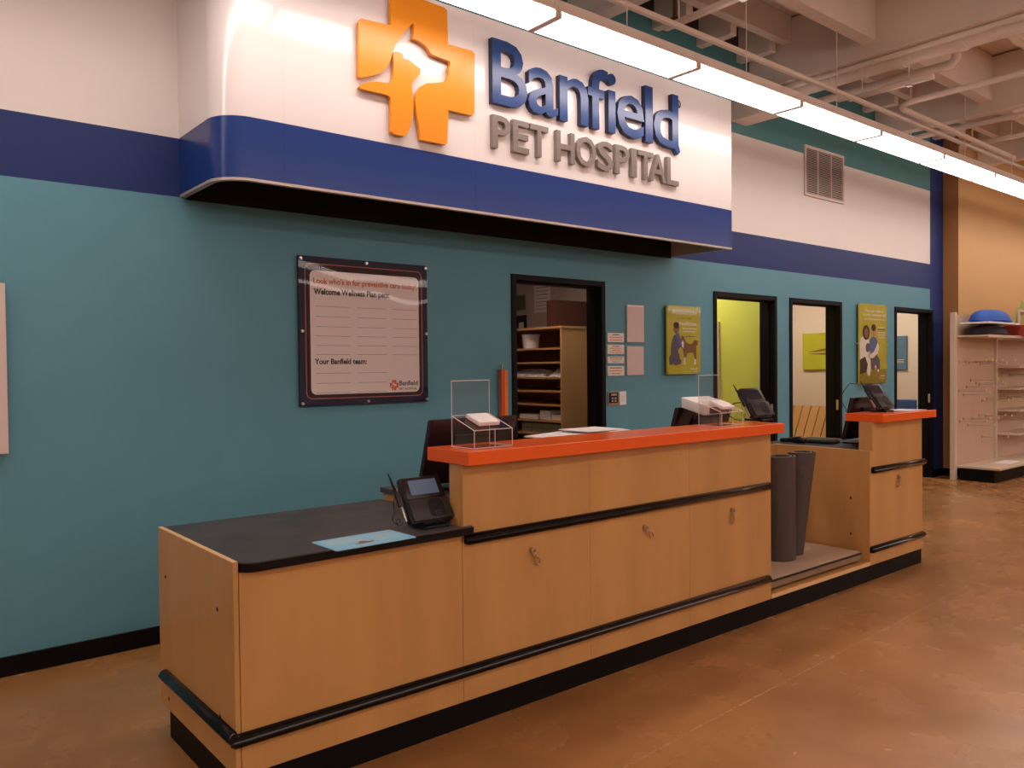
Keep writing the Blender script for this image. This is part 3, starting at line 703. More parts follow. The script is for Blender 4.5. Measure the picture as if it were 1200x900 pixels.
def half_rail(bm, x0, x1, y, z, r=0.0225, out=0.034, axis='x'):
    pts = [(0.0, -r), (0.014, -r), (out - .008, -r * .62), (out, 0), (out - .008, r * .62), (0.014, r), (0, r)]
    def ring(s, k=1.0):
        return [bm.verts.new((s, y - p[0] * k, z + p[1] * k) if axis == 'x' else (y - p[0] * k, s, z + p[1] * k)) for p in pts]
    rs = [ring(x0, .7), ring(x0 + .012, 1), ring(x1 - .012, 1), ring(x1, .7)]
    for a, b in zip(rs, rs[1:]):
        for i in range(len(pts)): bm.faces.new((a[i], a[(i + 1) % len(pts)], b[(i + 1) % len(pts)], b[i]))
    bm.faces.new(rs[0]); bm.faces.new(rs[-1][::-1]); bmesh.ops.recalc_face_normals(bm, faces=bm.faces)
bm = bmesh.new(); half_rail(bm, -0.018, 3.176, F - .0005, 0.232)
tag(obj('bumper_rail', bm, m_blkg, smooth=True), 'long black bumper rail low along the desk and tall counter front', 'rail')
bm = bmesh.new(); half_rail(bm, -1.948, -1.165, -0.0005, 0.245, axis='y')
tag(obj('bumper_rail', bm, m_blkg, smooth=True), 'black bumper rail on the left end panel of the desk', 'rail')
bm = bmesh.new(); half_rail(bm, 0.964, 3.182, F - .0005, 0.778)
tag(obj('bumper_rail', bm, m_blkg, smooth=True), 'upper black bumper rail on the tall counter below the orange top', 'rail')
bm = bmesh.new(); half_rail(bm, 4.415, 5.215, F - .0005, 0.757)
tag(obj('bumper_rail', bm, m_blkg, smooth=True), 'upper black bumper rail on the far narrow counter', 'rail')
bm = bmesh.new(); half_rail(bm, 4.395, 5.205, F - .0005, 0.213)
tag(obj('bumper_rail', bm, m_blkg, smooth=True), 'lower black bumper rail on the far narrow counter', 'rail')
# kick plinth
bm = bmesh.new()
bx(bm, 0.0, 5.185, F + .001, F + .019, 0.0, 0.1045); bx(bm, 0.0, 0.016, F + .02, -1.212, 0, 0.1045); bx(bm, 5.169, 5.185, F + .02, -1.11, 0, 0.1045); bx(bm, 0.016, 5.169, -1.23, -1.212, 0, 0.1045)
tag(obj('kick_plinth', bm, m_kick), 'continuous black kick plinth under the whole counter', 'plinth')

def tall_unit(x0, x1, up_x0, lab, first_side, last_side, hooks=True, hook_x=None, rot=0):
    t = thing('counter_cabinet', lab, 'cabinet', ((x0 + x1) / 2, -1.5, 0))
    g = 0.0005
    box('base_panel', (x0 + g, x1 - g, F, F + .018, 0.105, 0.222), m_maple, t, bev=.0008)
    box('drop_panel', (x0 + g, x1 - g, F, F + .018, 0.2225, 0.768), m_maple, t, bev=.001)
    box('upper_panel', (max(x0, up_x0) + g, x1 - g, F, F + .018, 0.7685, 1.0885), m_maple, t, bev=.001)
    box('rear_upper_panel', (max(x0, up_x0) + g, x1 - g, -1.848, -1.833, 0.8, 1.0885), m_maple, t)
    box('bottom_panel', (x0 + g, x1 - g, F + .02, -1.09, 0.105, 0.123), m_maple, t)
    box('rear_panel', (x0 + g, x1 - g, -1.09, -1.075, 0.105, 0.800), m_maple, t)
    if first_side:
        box('side_panel', (x0 + g + .004, x0 + .022, F + .0185, -1.833 - .0155, 0.7995, 1.0885), m_maple, t)
        box('side_panel_low', (x0 + g, x0 + .018, F + .0185, -1.091, 0.124, .799), m_maple, t)
    if last_side:
        box('side_panel', (x1 - .018, x1 - g, F + .0185, -1.833 - .0155, 0.8, 1.0885), m_maple, t)
        box('side_panel_low', (x1 - .018, x1 - g, F + .0185, -1.091, 0.124, .80), m_maple, t)
    if hook_x: leash_hook(hook_x, 0.645, rot, t)
    return t
tall_unit(0.955, 1.698, 0.96, 'maple counter cabinet under the near left end of the long orange top', True, False, hook_x=1.345, rot=-.45)
tall_unit(1.698, 2.442, 0, 'middle maple cabinet of the three under the long orange top', False, False, hook_x=2.095, rot=-.75)
tall_unit(2.442, 3.203, 0, 'maple counter cabinet beside the scale alcove, under the long orange top', False, True, hook_x=2.828, rot=.1)
# rear worktop
bm = bmesh.new(); bx(bm, 1.075, 3.2, -1.8315, -1.065, 0.865, 0.892, bev=.003)
rw = tag(obj('rear_worktop', bm, m_lam), 'black staff worktop behind the long orange counter top', 'worktop')
box('support_strip', (1.09, 3.19, -1.8315, -1.075, 0.8005, 0.8648), m_maple, rw)
# the orange tops
bm = bmesh.new(); bx(bm, 0.946, 3.243, -1.992, -1.690, 1.0895, 1.146, bev=.0025)
tag(obj('orange_counter_top', bm, m_orange), 'long orange laminate counter top on the tall counter', 'worktop')
bm = bmesh.new(); bx(bm, 4.455, 5.285, -1.992, -1.72, 1.0865, 1.140, bev=.0025)
tag(obj('orange_counter_top', bm, m_orange), 'short orange counter top on the far narrow counter', 'worktop')

# alcove with scale
al = thing('scale_alcove', 'open maple alcove between the tall counter and the far narrow counter', 'cabinet', (3.8, -1.5, 0))
box('ledge', (3.2045, 4.3985, F, -1.21, 0.105, 0.13), m_maple, al, bev=.001)
box('ledge_edge', (3.2045, 4.3985, F - .0018, F - .0002, 0.106, 0.129), m_mapleedge, al)
box('back_panel', (3.2045, 4.3985, -1.209, -1.19, 0.105, 0.893), m_maple, al)
t = thing('floor_scale', 'low flat walk-on scale platform lying in the alcove', 'scale', (3.77, -1.6, 0.13))
box('platform', (3.21, 4.345, -1.895, -1.24, 0.148, 0.200), m_scales, t, bev=.006)
box('top_plate', (3.214, 4.341, -1.890, -1.244, 0.2002, 0.2055), m_scale, t, bev=.001)
box('front_trim', (3.215, 4.34, -1.8985, -1.8955, 0.188, 0.1995), m_blk, t)
for x in (3.3, 4.25):
    for y in (-1.8, -1.35): box('foot', (x - .03, x + .03, y - .03, y + .03, 0.1301, 0.1478), m_blk, t)
# rolled mats
def rolled_mat(loc, r0, turns, h, lab, ph, lean, taper=1.0):
    t = thing('rolled_mat', lab, 'mat', loc)
    bm = bmesh.new(); th = 0.007; n = int(26 * turns); rows = []
    for i in range(n + 1):
        a = ph + 2 * PI * turns * i / n; r = r0 * (1 - 0.42 * i / n)
        col = []
        for (k, z) in ((0, 0), (1, h * .5), (2, h)):
            s = 1 - (1 - taper) * (1 - z / h); q = []
            for rr in (r, r - th):
                q.append(bm.verts.new((rr * s * math.cos(a) + lean[0] * z / h, rr * s * math.sin(a) * .82 + lean[1] * z / h, z)))
            col.append(q)
        rows.append(col)
    for i in range(n):
        for k in range(2):
            for s in (0, 1):
                f = [rows[i][k][s], rows[i + 1][k][s], rows[i + 1][k + 1][s], rows[i][k + 1][s]]
                bm.faces.new(f if s == 0 else f[::-1])
        for k, rev in ((0, True), (2, False)):
            f = [rows[i][k][0], rows[i + 1][k][0], rows[i + 1][k][1], rows[i][k][1]]; bm.faces.new(f[::-1] if rev else f)
    for i in (0, n):
        for k in range(2): bm.faces.new([rows[i][k][0], rows[i][k + 1][0], rows[i][k + 1][1], rows[i][k][1]])
    bmesh.ops.recalc_face_normals(bm, faces=bm.faces)
    obj('mat_sheet', bm, m_mat, t, smooth=True)
    bm = bmesh.new()
    for i in range(n):
        f = []
        for j in (i, i + 1):
            a = ph + 2 * PI * turns * j / n; r = r0 * (1 - 0.42 * j / n)
            f.append([bm.verts.new((rr * math.cos(a) + lean[0], rr * math.sin(a) * .82 + lean[1], h + .001)) for rr in (r + .0015, r - th - .0015)])
        bm.faces.new((f[0][0], f[1][0], f[1][1], f[0][1]))
    obj('pale_edge', bm, mat('pale_mat_edge' + lab[:3], (0.33, 0.26, 0.24), .5), t)
rolled_mat((3.765, -1.645, 0.2057), 0.118, 1.7, 0.68, 'front rolled grey rubber mat standing on the scale', 2.2, (.0, 0), 1.0)
rolled_mat((3.955, -1.630, 0.2057), 0.112, 1.6, 0.685, 'narrower flaring rolled grey rubber mat right of the other roll', 2.0, (0.10, .0), .62)

# far narrow counter
t = thing('counter_cabinet', 'narrow maple counter cabinet at the far end beyond the alcove', 'cabinet', (4.8, -1.5, 0))
x0, x1 = 4.40, 5.203
box('base_panel', (x0, x1, F, F + .018, 0.105, 0.2045), m_maple, t, bev=.0008)
box('drop_panel', (x0, x1, F, F + .018, 0.205, 0.745), m_maple, t, bev=.001)
box('upper_panel', (4.432, x1 - .012, F, F + .018, 0.7455, 1.086), m_maple, t, bev=.001)
box('front_strip', (4.40, 4.431, F, F + .018, 0.7455, 0.893), m_maple, t)
box('side_panel', (x0, x0 + .022, F + .0185, -1.185, 0.105, 0.8925), m_maple, t)
box('side_edge_band', (x0 + .0005, x0 + .0215, F + .02, -1.186, 0.8926, 0.8932), m_mapleedge, t)
for y in (-1.79,):
    for z in (.555, .305):
        bm = bmesh.new(); tube(bm, [(x0 - .0015, y, z), (x0 + .001, y, z)], .0085, 10); obj('screw_cap', bm, m_blk, t, world=True)
box('upper_side_panel', (4.432, 4.45, F + .0185, -1.848, 0.893, 1.086), m_maple, t)
box('rear_upper_panel', (4.432, x1 - .012, -1.8475, -1.832, 0.80, 1.086), m_maple, t)
box('side_panel', (x1 - .018, x1, F + .0185, -1.075, 0.105, 0.80), m_maple, t)
box('upper_side_panel', (x1 - .03, x1 - .012, F + .0185, -1.848, 0.80, 1.086), m_maple, t)
leash_hook(4.825, 0.645, .35, t)
bm = bmesh.new(); bx(bm, 4.423, 5.20, -1.8315, -1.03, 0.862, 0.8885, bev=.003)
tag(obj('rear_worktop', bm, m_lam), 'black staff worktop behind the far narrow counter', 'worktop')

# ------------------------------------------------------------------ payment terminals
def terminal(loc, lab, lit):
    t = thing('payment_terminal', lab, 'card terminal', loc)
    th = math.radians(32); up = Vector((0, math.sin(th), math.cos(th))); nr = Vector((0, -math.cos(th), math.sin(th))); O = Vector((0, -0.035, 0.028))
    def T(u, v, d): return O + Vector((u, 0, 0)) + up * v + nr * d
    def slab(name, u0, u1, v0, v1, d0, d1, m, parent, bev=0.0, rnd=None):
        bm = bmesh.new(); bx(bm, u0, u1, d0, d1, v0, v1, bev=bev)
        for v in bm.verts: v.co = T(v.co.x, v.co.z, v.co.y)
        bmesh.ops.recalc_face_normals(bm, faces=bm.faces)
        return obj(name, bm, m, parent, smooth=bool(bev))
    slab('body', -.1, .1, 0, .205, -.034, 0, m_charc, t, bev=.009)
    b = slab('screen_bezel', -.094, .094, .104, .199, .0002, .004, m_bez, t, bev=.0018)
    slab('screen', -.068, .068, .120, .186, .0042, .0052, m_screen if lit else m_screend, b)
    low = slab('card_reader', -.097, .097, .004, .098, .0004, .013, m_charc, t, bev=.004)
    bm = bmesh.new(); prism(bm, rrect(-.012, .062, .012, .092, .022), lambda u, v, d: T(u, v, d), .0132, .0142); bmesh.ops.recalc_face_normals(bm, faces=bm.faces)
    sc = obj('reader_recess', bm, m_blk, low)
    bm = bmesh.new()
    for i in range(3):
        for j in range(2): bx(bm, .008 + .013 * i, .017 + .013 * i, 0.0143, .0155, .022 + .011 * j, .029 + .011 * j)
    for v in bm.verts: v.co = T(v.co.x, v.co.z, v.co.y)
    obj('keys', bm, m_charc, low)
    # left side metal arm and stylus
    slab('metal_arm', -.118, -.108, .02, .17, -.03, -.018, m_met, t, bev=.002)
    bm = bmesh.new(); tube(bm, [T(-.104, .01, -.028), T(-.112, .10, -.026), T(-.117, .17, -.022)], .005, 6); obj('arm_tube', bm, m_blk, t, smooth=True)
    bm = bmesh.new(); tube(bm, [T(-.123, .10, -.012), T(-.132, .19, -.010), T(-.137, .235, -.008)], [.0055, .0055, .002], 8); obj('stylus', bm, m_blk, t, smooth=True)
    slab('stylus_cup', -.134, -.118, .085, .15, -.020, -.004, m_charc, t, bev=.003)
    # coiled lead
    pts = []
    for k in range(70):
        s = k / 69
        if s < .6: p = Vector((-.137 - .02 * math.sin(s * 5), .0 + .03 * (1 - s), .155 - .19 * s)); 
        else: p = Vector((-.137 + .045 * (s - .6), .012, .041 - .035 * (s - .6)))
        if .45 < s < .95: a = (s - .45) / .5 * 4 * PI; p += Vector((.012 * math.cos(a) - .012, 0, .012 * math.sin(a)))
        p.z = max(p.z, .006); pts.append(p)
    bm = bmesh.new(); tube(bm, pts, .0016, 5); obj('coiled_lead', bm, m_blk, t, smooth=True)
    bm = bmesh.new(); bx(bm, -.055, .06, -.055, .075, 0, .012, bev=.003); bx(bm, -.045, .05, -.03, .03, .0121, .06, bev=.006)
    obj('stand', bm, m_blk, t)
    return t
terminal((0.856, -1.835, .8342), 'payment terminal with lit blue screen on the low black desk top', True)
terminal((3.325, -1.775, 1.1462), 'dark payment terminal at the far end of the long orange counter top', False)
terminal((4.80, -1.82, 1.1402), 'dark blue-screened payment terminal on the short far orange counter top', False)

# flyer
t = thing('counter_mat', 'pale blue printed sheet lying on the low black desk top', 'sheet', (0.52, -1.895, 0.8345), math.radians(1.5))
bm = bmesh.new(); prism(bm, rrect(-.172, .172, -.098, .098, .008), lambda u, v, d: (u, v, d), 0, .003); bmesh.ops.recalc_face_normals(bm, faces=bm.faces); obj('sheet', bm, m_cyan, t)
bm = bmesh.new()
for k in range(6): poly(bm, [(-.15, .07 - .014 * k), (-.15, .066 - .014 * k), (-.02 + .02 * (k % 3), .066 - .014 * k), (-.02 + .02 * (k % 3), .07 - .014 * k)][::-1], lambda u, v, d: (u, v, d), .0034)
for k in range(9): poly(bm, [(.03, .07 - .014 * k), (.03, .067 - .014 * k), (.15 - .02 * (k % 2), .067 - .014 * k), (.15 - .02 * (k % 2), .07 - .014 * k)][::-1], lambda u, v, d: (u, v, d), .0034)
obj('printed_lines', bm, m_whc, t)
bm = bmesh.new(); poly(bm, [(-.07, -.055), (-.03, -.06), (.01, -.05), (.02, -.035), (-.01, -.03), (-.02, -.015), (-.04, -.02), (-.045, -.04), (-.07, -.045)], lambda u, v, d: (u, v, d), .0035)
obj('printed_animal', bm, m_skin, t)

# brochure holders
def holder(loc, rz, lab):
    t = thing('card_holder', lab, 'card holder', loc, rz)
    W, D, zb, zf, zt, th = .215, .150, .135, .078, .285, .003
    bm = bmesh.new(); bx(bm, 0, W, D - th, D, 0, zt); obj('back_sheet', bm, m_thin, t)
    bm = bmesh.new()
    vs = [(0, zb * .98), (D - th, 0)]
    def quad(bm, p, q, r, s): bm.faces.new([bm.verts.new(v) for v in (p, q, r, s)])
    quad(bm, (0, 0, 0.001), (0, D - th, 0.001), (0, D - th, zb), (0, 0, zf)); quad(bm, (W, 0, 0.001), (W, D - th, 0.001), (W, D - th, zb), (W, 0, zf))
    quad(bm, (0, 0, .001), (W, 0, .001), (W, 0, zf), (0, 0, zf)); quad(bm, (0, 0, zf), (W, 0, zf), (W, D - th, zb), (0, D - th, zb))
    quad(bm, (0, 0, .0012), (W, 0, .0012), (W, D - th, .0012), (0, D - th, .0012))
    obj('lectern_box', bm, m_thin, t)
    bm = bmesh.new()
    e = .0017
    for a, b in (((0, 0, zf), (W, 0, zf)), ((0, 0, zf), (0, D, zb)), ((W, 0, zf), (W, D, zb)), ((0, D, zb), (W, D, zb)), ((0, D, 0.003), (0, D, zt)), ((W, D, 0.003), (W, D, zt)),
                 ((0, D, zt), (W, D, zt)), ((0, 0, 0.003), (0, 0, zf)), ((W, 0, 0.003), (W, 0, zf)), ((0, 0, 0.003), (W, 0, 0.003)), ((0, 0, .003), (0, D, .003)), ((W, 0, .003), (W, D, .003)), ((W * .55, .004, .003), (W * .55, .004, zf))):
        tube(bm, [a, b], e, 5)
    obj('polished_edges', bm, m_acre, t)
    sl = math.atan2(zb - zf, D)
    R = Matrix.Translation((W * .5, D * .47, (zb + zf) / 2 + .002)) @ Matrix.Rotation(sl, 4, 'X')
    for k in range(2):
        bm = bmesh.new(); bx(bm, -.058, .058, -.045, .05, .0005 + .009 * k, .0088 + .009 * k, bev=.0008, seg=1)
        bmesh.ops.transform(bm, matrix=R, verts=bm.verts); obj('card_stack', bm, m_card if k else m_acre, t)
holder((1.025, -1.925, 1.1463), math.radians(3), 'clear acrylic card holder near the left end of the orange counter top')
holder((2.745, -1.915, 1.1463), math.radians(3), 'clear acrylic card holder beside the dark terminal on the orange top')

# monitors (seen from behind)
def monitor(x0, x1, y, z0, z1, tilt, lab, base_z):
    cx = (x0 + x1) / 2; t = thing('monitor', lab, 'monitor', (cx, y, base_z))
    w2 = (x1 - x0) / 2; h = z1 - z0
    def T(bm):
        for v in bm.verts:
            v.co = Vector((v.co.x, v.co.y - (v.co.z) * math.tan(tilt), v.co.z + z0 - base_z))
    bm = bmesh.new(); bx(bm, -w2, w2, -.018, .018, 0, h, bev=.008); T(bm); s = obj('shell', bm, mat('dark_monitor_shell', (.028, .012, .013), .25), t, smooth=True)
    bm = bmesh.new(); bx(bm, -w2 + .02, w2 - .02, .0182, .0195, .025, h - .02); T(bm); obj('screen', bm, m_screend, t)
    bm = bmesh.new(); bx(bm, -w2 * .45, w2 * .45, -.034, -.0182, h * .2, h * .75, bev=.005); T(bm); obj('back_cover', bm, m_blk, t)
    bm = bmesh.new(); bx(bm, -.03, .03, -.045, -.0345, -(z0 - base_z) + .012, h * .5)
    for v in bm.verts: v.co = Vector((v.co.x, v.co.y - max(0, v.co.z) * math.tan(tilt), v.co.z + z0 - base_z))
    obj('neck', bm, m_blk, t)
    bm = bmesh.new(); bx(bm, -.12, .12, -.12, .08, 0, .012, bev=.004); obj('foot', bm, m_blk, t)
monitor(1.115, 1.64, -1.36, .925, 1.245, math.radians(17), 'dark monitor seen from behind at the left end of the orange counter', .8925)
monitor(3.03, 3.60, -1.28, .925, 1.225, math.radians(17), 'dark monitor seen from behind beside the second card holder', .8925)
monitor(4.68, 5.19, -1.585, .93, 1.243, math.radians(12), 'dark monitor seen from behind at the far narrow counter', .889)
# white label printer resting on the second monitor's shelf
t = thing('label_printer', 'white boxy printer with a dark slot behind the second card holder', 'printer', (3.2, -1.60, .8925))
bm = bmesh.new(); bx(bm, 2.975, 3.245, -1.62, -1.45, 1.205, 1.270, bev=.006)
for v in bm.verts: v.co.z += (v.co.y + 1.55) * .25
obj('body', bm, m_card, t, world=True, smooth=True)
box('slot', (3.03, 3.225, -1.6245, -1.6215, 1.196, 1.235), mat('dark_slot', (.10, .04, .045), .4), t)
box('post', (3.06, 3.16, -1.60, -1.50, 0.893, 1.18), m_blk, t)
t = thing('document_tray', 'white paper tray behind the middle of the orange counter', 'tray', (2.05, -1.5, .8925))
box('body', (1.80, 2.30, -1.62, -1.36, .8925, 1.115), m_blk, t, bev=.004)
bm = bmesh.new(); bx(bm, 1.79, 2.31, -1.63, -1.35, 1.116, 1.122)
for v in bm.verts: v.co.z += .02 * (v.co.x > 2)
obj('paper_sheet', bm, m_paper, t, world=True)
bm = bmesh.new(); bx(bm, 2.02, 2.30, -1.60, -1.37, 1.1422, 1.146)
obj('upper_sheet', bm, m_card, t, world=True)

# things on the far narrow counter
tag(box('paper_sheet', (4.93, 5.22, -1.95, -1.76, 1.1405, 1.1425), mat('bluish_paper', (.62, .64, .72), .5)), 'white sheet lying on the short far orange counter top', 'paper')
t = thing('keyboard', 'black keyboard on the far staff worktop', 'keyboard', (4.72, -1.30, .889), math.radians(98))
bm = bmesh.new(); bx(bm, -.2, .2, -.07, .07, .0, .02, bev=.004); obj('body', bm, m_blk, t)
bm = bmesh.new()
for i in range(14):
    for j in range(5): bx(bm, -.19 + .0272 * i, -.168 + .0272 * i, -.06 + .024 * j, -.041 + .024 * j, .0205, .026)
tag(obj('keys', bm, m_charc, t), kind='stuff')
t = thing('handset', 'black scanner handset lying at the left end of the far worktop', 'scanner', (4.53, -1.28, .889), math.radians(85))
bm = bmesh.new(); tube(bm, [(-.09, 0, .025), (-.04, 0, .032), (.03, 0, .028), (.12, 0, .022)], [.018, .028, .018, .015], 10); obj('body', bm, m_blk, t, smooth=True)
bm = bmesh.new(); tube(bm, [(-.055, 0, .059), (-.02, 0, .058)], [.006, .01], 8); obj('window', bm, m_met, t, smooth=True)
rnd = random.Random(4)
for k in range(3):
    pts = []
    for j in range(24):
        q = j / 23
        pts.append((4.50 + .02 * k + q * .45, -1.80 + .032 * k + .006 * math.sin(7 * q), .8965 + .10 * max(0, q - .6) ** 1.2 + .006 * (1 + math.sin(9 * q + k))))
    bm = bmesh.new(); tube(bm, pts, .007, 6)
    tag(obj('cable', bm, m_blk, smooth=True), 'black cable in the bundle on the far staff worktop', 'cable', 'black cables on the far staff worktop')
pts = [(4.60 + .0, -1.65, 1.145)] + [(4.60 - .10 * math.sin(PI * s / 14) , -1.66 - .02 * s / 14, 1.15 + .20 * s / 14) for s in range(1, 15)] + [(4.66, -1.70, 1.34)]
bm = bmesh.new(); tube(bm, pts, .003, 6); tag(obj('cable', bm, m_blk, smooth=True), 'thin black cable looping behind the far terminal', 'cable')
pts = [(3.18 - .05 * math.sin(PI * s / 14), -1.66, 1.15 + .12 * s / 14) for s in range(15)]
bm = bmesh.new(); tube(bm, [(3.28, -1.67, 1.147)] + [(3.20 - .07 * math.sin(PI * s / 14), -1.68, 1.155 + .10 * s / 14) for s in range(15)] + [(3.24, -1.70, 1.26)], .003, 6); tag(obj('cable', bm, m_blk, smooth=True), 'thin black cable looping behind the middle terminal', 'cable')

# ------------------------------------------------------------------ wall boards and posters
def ink_row(bm, x0, x1, z0, z1, d, mi, seed):
    '''a row of too-small-to-read print: short dashes like words'''
    rnd = random.Random(seed); x = x0
    while x < x1 - 1e-4:
        wd = min((x1 - x0) * (0.10 + 0.18 * rnd.random()), x1 - x)
        poly(bm, [(x, z0), (x + wd, z0), (x + wd, z1), (x, z1)], W0, d, mi); x += wd + (x1 - x0) * 0.035
# wellness board
W0 = wallmap(0)
bx0, bx1, bz0, bz1 = 1.137, 2.068, 1.262, 2.180
t = thing('wellness_board', 'navy framed Look who is in board on the teal wall left of the doorway', 'poster', (1.6, -0.02, bz0))
box('backing', (bx0, bx1, -0.024, -0.012, bz0, bz1), m_bord, t, bev=.001)
def ring_poly(bm, a, b, d, mi):
    n = len(a)
    for i in range(n): poly(bm, [a[i], a[(i + 1) % n], b[(i + 1) % n], b[i]], W0, d, mi)
bm = bmesh.new(); poly(bm, rrect(bx0 + .045, bx1 - .045, bz0 + .045, bz1 - .045, .03), W0, .0244, 0)
poly(bm, rrect(bx0 + .075, bx1 - .070, bz0 + .070, bz1 - .085, .035), W0, .0250, 1)
ring_poly(bm, rrect(bx0 + .043, bx1 - .043, bz0 + .043, bz1 - .043, .04), rrect(bx0 + .047, bx1 - .047, bz0 + .047, bz1 - .047, .037), .0247, 2)
obj('printed_panel', bm, [m_bordin, m_brd_w, mat('salmon_line', (.55, .16, .12), .5)], t, world=True)
bm = bmesh.new()
put_text(bm, "Look who's in for preventive care today!", bx0 + .098, bx1 - .088, 2.003, 2.052, W0, .0256, .0256, .028, 0)
put_text(bm, "Welcome Wellness Plan pets:", bx0 + .100, bx0 + .635, 1.936, 1.986, W0, .0256, .0256, .035, 1)
put_text(bm, "Your Banfield team:", bx0 + .100, bx0 + .462, 1.518, 1.554, W0, .0256, .0256, .035, 1)
put_text(bm, "Banfield", bx1 - .228, bx1 - .085, 1.375, 1.408, W0, .0256, .0256, .02, 1)
put_text(bm, "PET HOSPITAL", bx1 - .228, bx1 - .088, 1.345, 1.361, W0, .0256, .0256, .01, 1)
ink_row(bm, bx1 - .285, bx1 - .100, 1.322, 1.328, .0256, 1, 3)
obj('lettering', bm, [m_ored, m_ink], t, world=True)
bm = bmesh.new()
for z in (1.875, 1.812, 1.750, 1.692, 1.634, 1.578):
    for a, b in ((.110, .345), (.395, .610), (.655, .845)):
        poly(bm, [(bx0 + a, z), (bx0 + b, z), (bx0 + b, z + .0022), (bx0 + a, z + .0022)], W0, .0255)
for z in (1.462, 1.400, 1.340):
    for a, b in ((.110, .345), (.395, .610)):
        poly(bm, [(bx0 + a, z), (bx0 + b, z), (bx0 + b, z + .0022), (bx0 + a, z + .0022)], W0, .0255)
obj('ruled_lines', bm, m_rule, t, world=True)
def mini(pts, cx, cz, s): return [((x - 1.62) * s + cx, (z - 3.223) * s + cz) for x, z in pts]
bm = bmesh.new()
poly(bm, mini(EA, bx1 - .268, 1.378, .085), W0, .0256); poly(bm, mini(EB, bx1 - .268, 1.378, .085), W0, .0256)
obj('small_emblem', bm, m_ored, t, world=True)
bm = bmesh.new(); nx, nz = 8, 8
g = [[bm.verts.new((bx0 + (bx1 - bx0) * i / nx, -.030 - .004 * math.sin(PI * i / 4) ** 2 * (1 if True else 0), bz0 + (bz1 - bz0) * j / nz)) for j in range(nz + 1)] for i in range(nx + 1)]
for i in range(nx):
    for j in range(nz): bm.faces.new((g[i][j], g[i + 1][j], g[i + 1][j + 1], g[i][j + 1]))
obj('clear_cover', bm, m_sheet, t, world=True, smooth=True)
for x, z in ((bx0 + .015, bz1 - .018), (bx0 + .5 * (bx1 - bx0), bz1 - .018), (bx1 - .015, bz1 - .018), (bx0 + .02, (bz0 + bz1) / 2), (bx1 - .015, (bz0 + bz1) / 2), (bx0 + .015, bz0 + .018), (bx0 + .5 * (bx1 - bx0), bz0 + .018), (bx1 - .015, bz0 + .018)):
    bm = bmesh.new(); tube(bm, [(x, -.001, z), (x, -.038, z)], .009, 10); obj('standoff', bm, m_met, t, world=True, smooth=True)

# pale board cut by the left edge of the photo
t = thing('pale_board', 'pale pinkish board on the teal wall at the far left edge', 'board', (-.8, 0, 1.093))
box('panel', (-1.30, -0.382, -0.045, -0.012, 1.093, 1.919), m_pink, t, bev=.003)
box('back_batten', (-1.28, -.40, -.012, -.001, 1.12, 1.90), m_blk, t)

# prevention poster (boy with dog)
def poster(x0, x1, z0, z1, lab):
    t = thing('poster', lab, 'poster', ((x0 + x1) / 2, 0, z0))
    box('board', (x0, x1, -0.038, -0.020, z0, z1), m_yel, t, bev=.001)
    box('backing', (x0 + .015, x1 - .015, -.0198, -.001, z0 + .015, z1 - .015), m_blk, t)
    for x in (x0 + .018, x1 - .018):
        for z in (z0 + .018, z1 - .018):
            bm = bmesh.new(); tube(bm, [(x, -.0385, z), (x, -.046, z)], .009, 8); obj('standoff_cap', bm, m_met, t, world=True, smooth=True)
    bm = bmesh.new(); bm.faces.new([bm.verts.new(q) for q in ((x0, -.042, z0), (x1, -.042, z0), (x1, -.042, z1), (x0, -.042, z1))]); obj('clear_cover', bm, m_cover, t, world=True)
    return t
px0, px1, pz0, pz1 = 4.559, 5.025, 1.413, 2.019
t = poster(px0, px1, pz0, pz1, 'yellow poster of a kneeling boy with a dog beside the lime room door')
def PP(pts): return [(px0 + (px1 - px0) * u, pz0 + (pz1 - pz0) * v) for u, v in pts]
def PE(cu, cv, ru, rv, n=14): return PP(ell(cu, cv, ru, rv, n))
bm = bmesh.new(); D = .0386
poly(bm, PP([(.16, .52), (.20, .57), (.28, .59), (.36, .56), (.42, .48), (.42, .40), (.36, .38), (.32, .34), (.36, .28), (.38, .20), (.34, .14), (.18, .14), (.12, .20), (.10, .34), (.12, .44)]), W0, D, 3)      # torso
poly(bm, PP([(.05, .24), (.10, .29), (.20, .24), (.30, .22), (.40, .22), (.42, .17), (.36, .14), (.22, .13), (.16, .17), (.14, .13), (.06, .14)]), W0, D + .0002, 3)    # legs
poly(bm, PE(.27, .665, .085, .075), W0, D + .0002, 1); poly(bm, PE(.27, .715, .088, .045), W0, D + .0004, 2)
poly(bm, PP([(.26, .60), (.36, .60), (.40, .50), (.45, .44), (.50, .42), (.48, .37), (.42, .38), (.34, .45), (.28, .52)]), W0, D + .0004, 4)  # sleeve
poly(bm, PP([(.40, .52), (.44, .57), (.50, .55), (.56, .47), (.66, .44), (.78, .46), (.84, .50), (.88, .46), (.87, .36), (.88, .24), (.84, .14), (.80, .14), (.82, .24), (.76, .32), (.64, .31), (.58, .30), (.56, .20), (.54, .14), (.49, .14), (.50, .26), (.46, .36), (.44, .44)]), W0, D + .0003, 5)  # dog
poly(bm, PP([(.76, .46), (.82, .51), (.92, .49), (.92, .43), (.86, .42)]), W0, D + .0005, 5)
poly(bm, PP([(.42, .46), (.46, .50), (.50, .46), (.48, .38), (.44, .40)]), W0, D + .0006, 0)
poly(bm, PP([(.50, .24), (.545, .25), (.55, .14), (.48, .14)]), W0, D + .0006, 0)
poly(bm, PP([(.81, .22), (.86, .22), (.86, .14), (.80, .14)]), W0, D + .0006, 0)
obj('picture_print', bm, [m_whc, m_skin, m_hair, m_denim, m_bluec, m_fur], t, world=True)
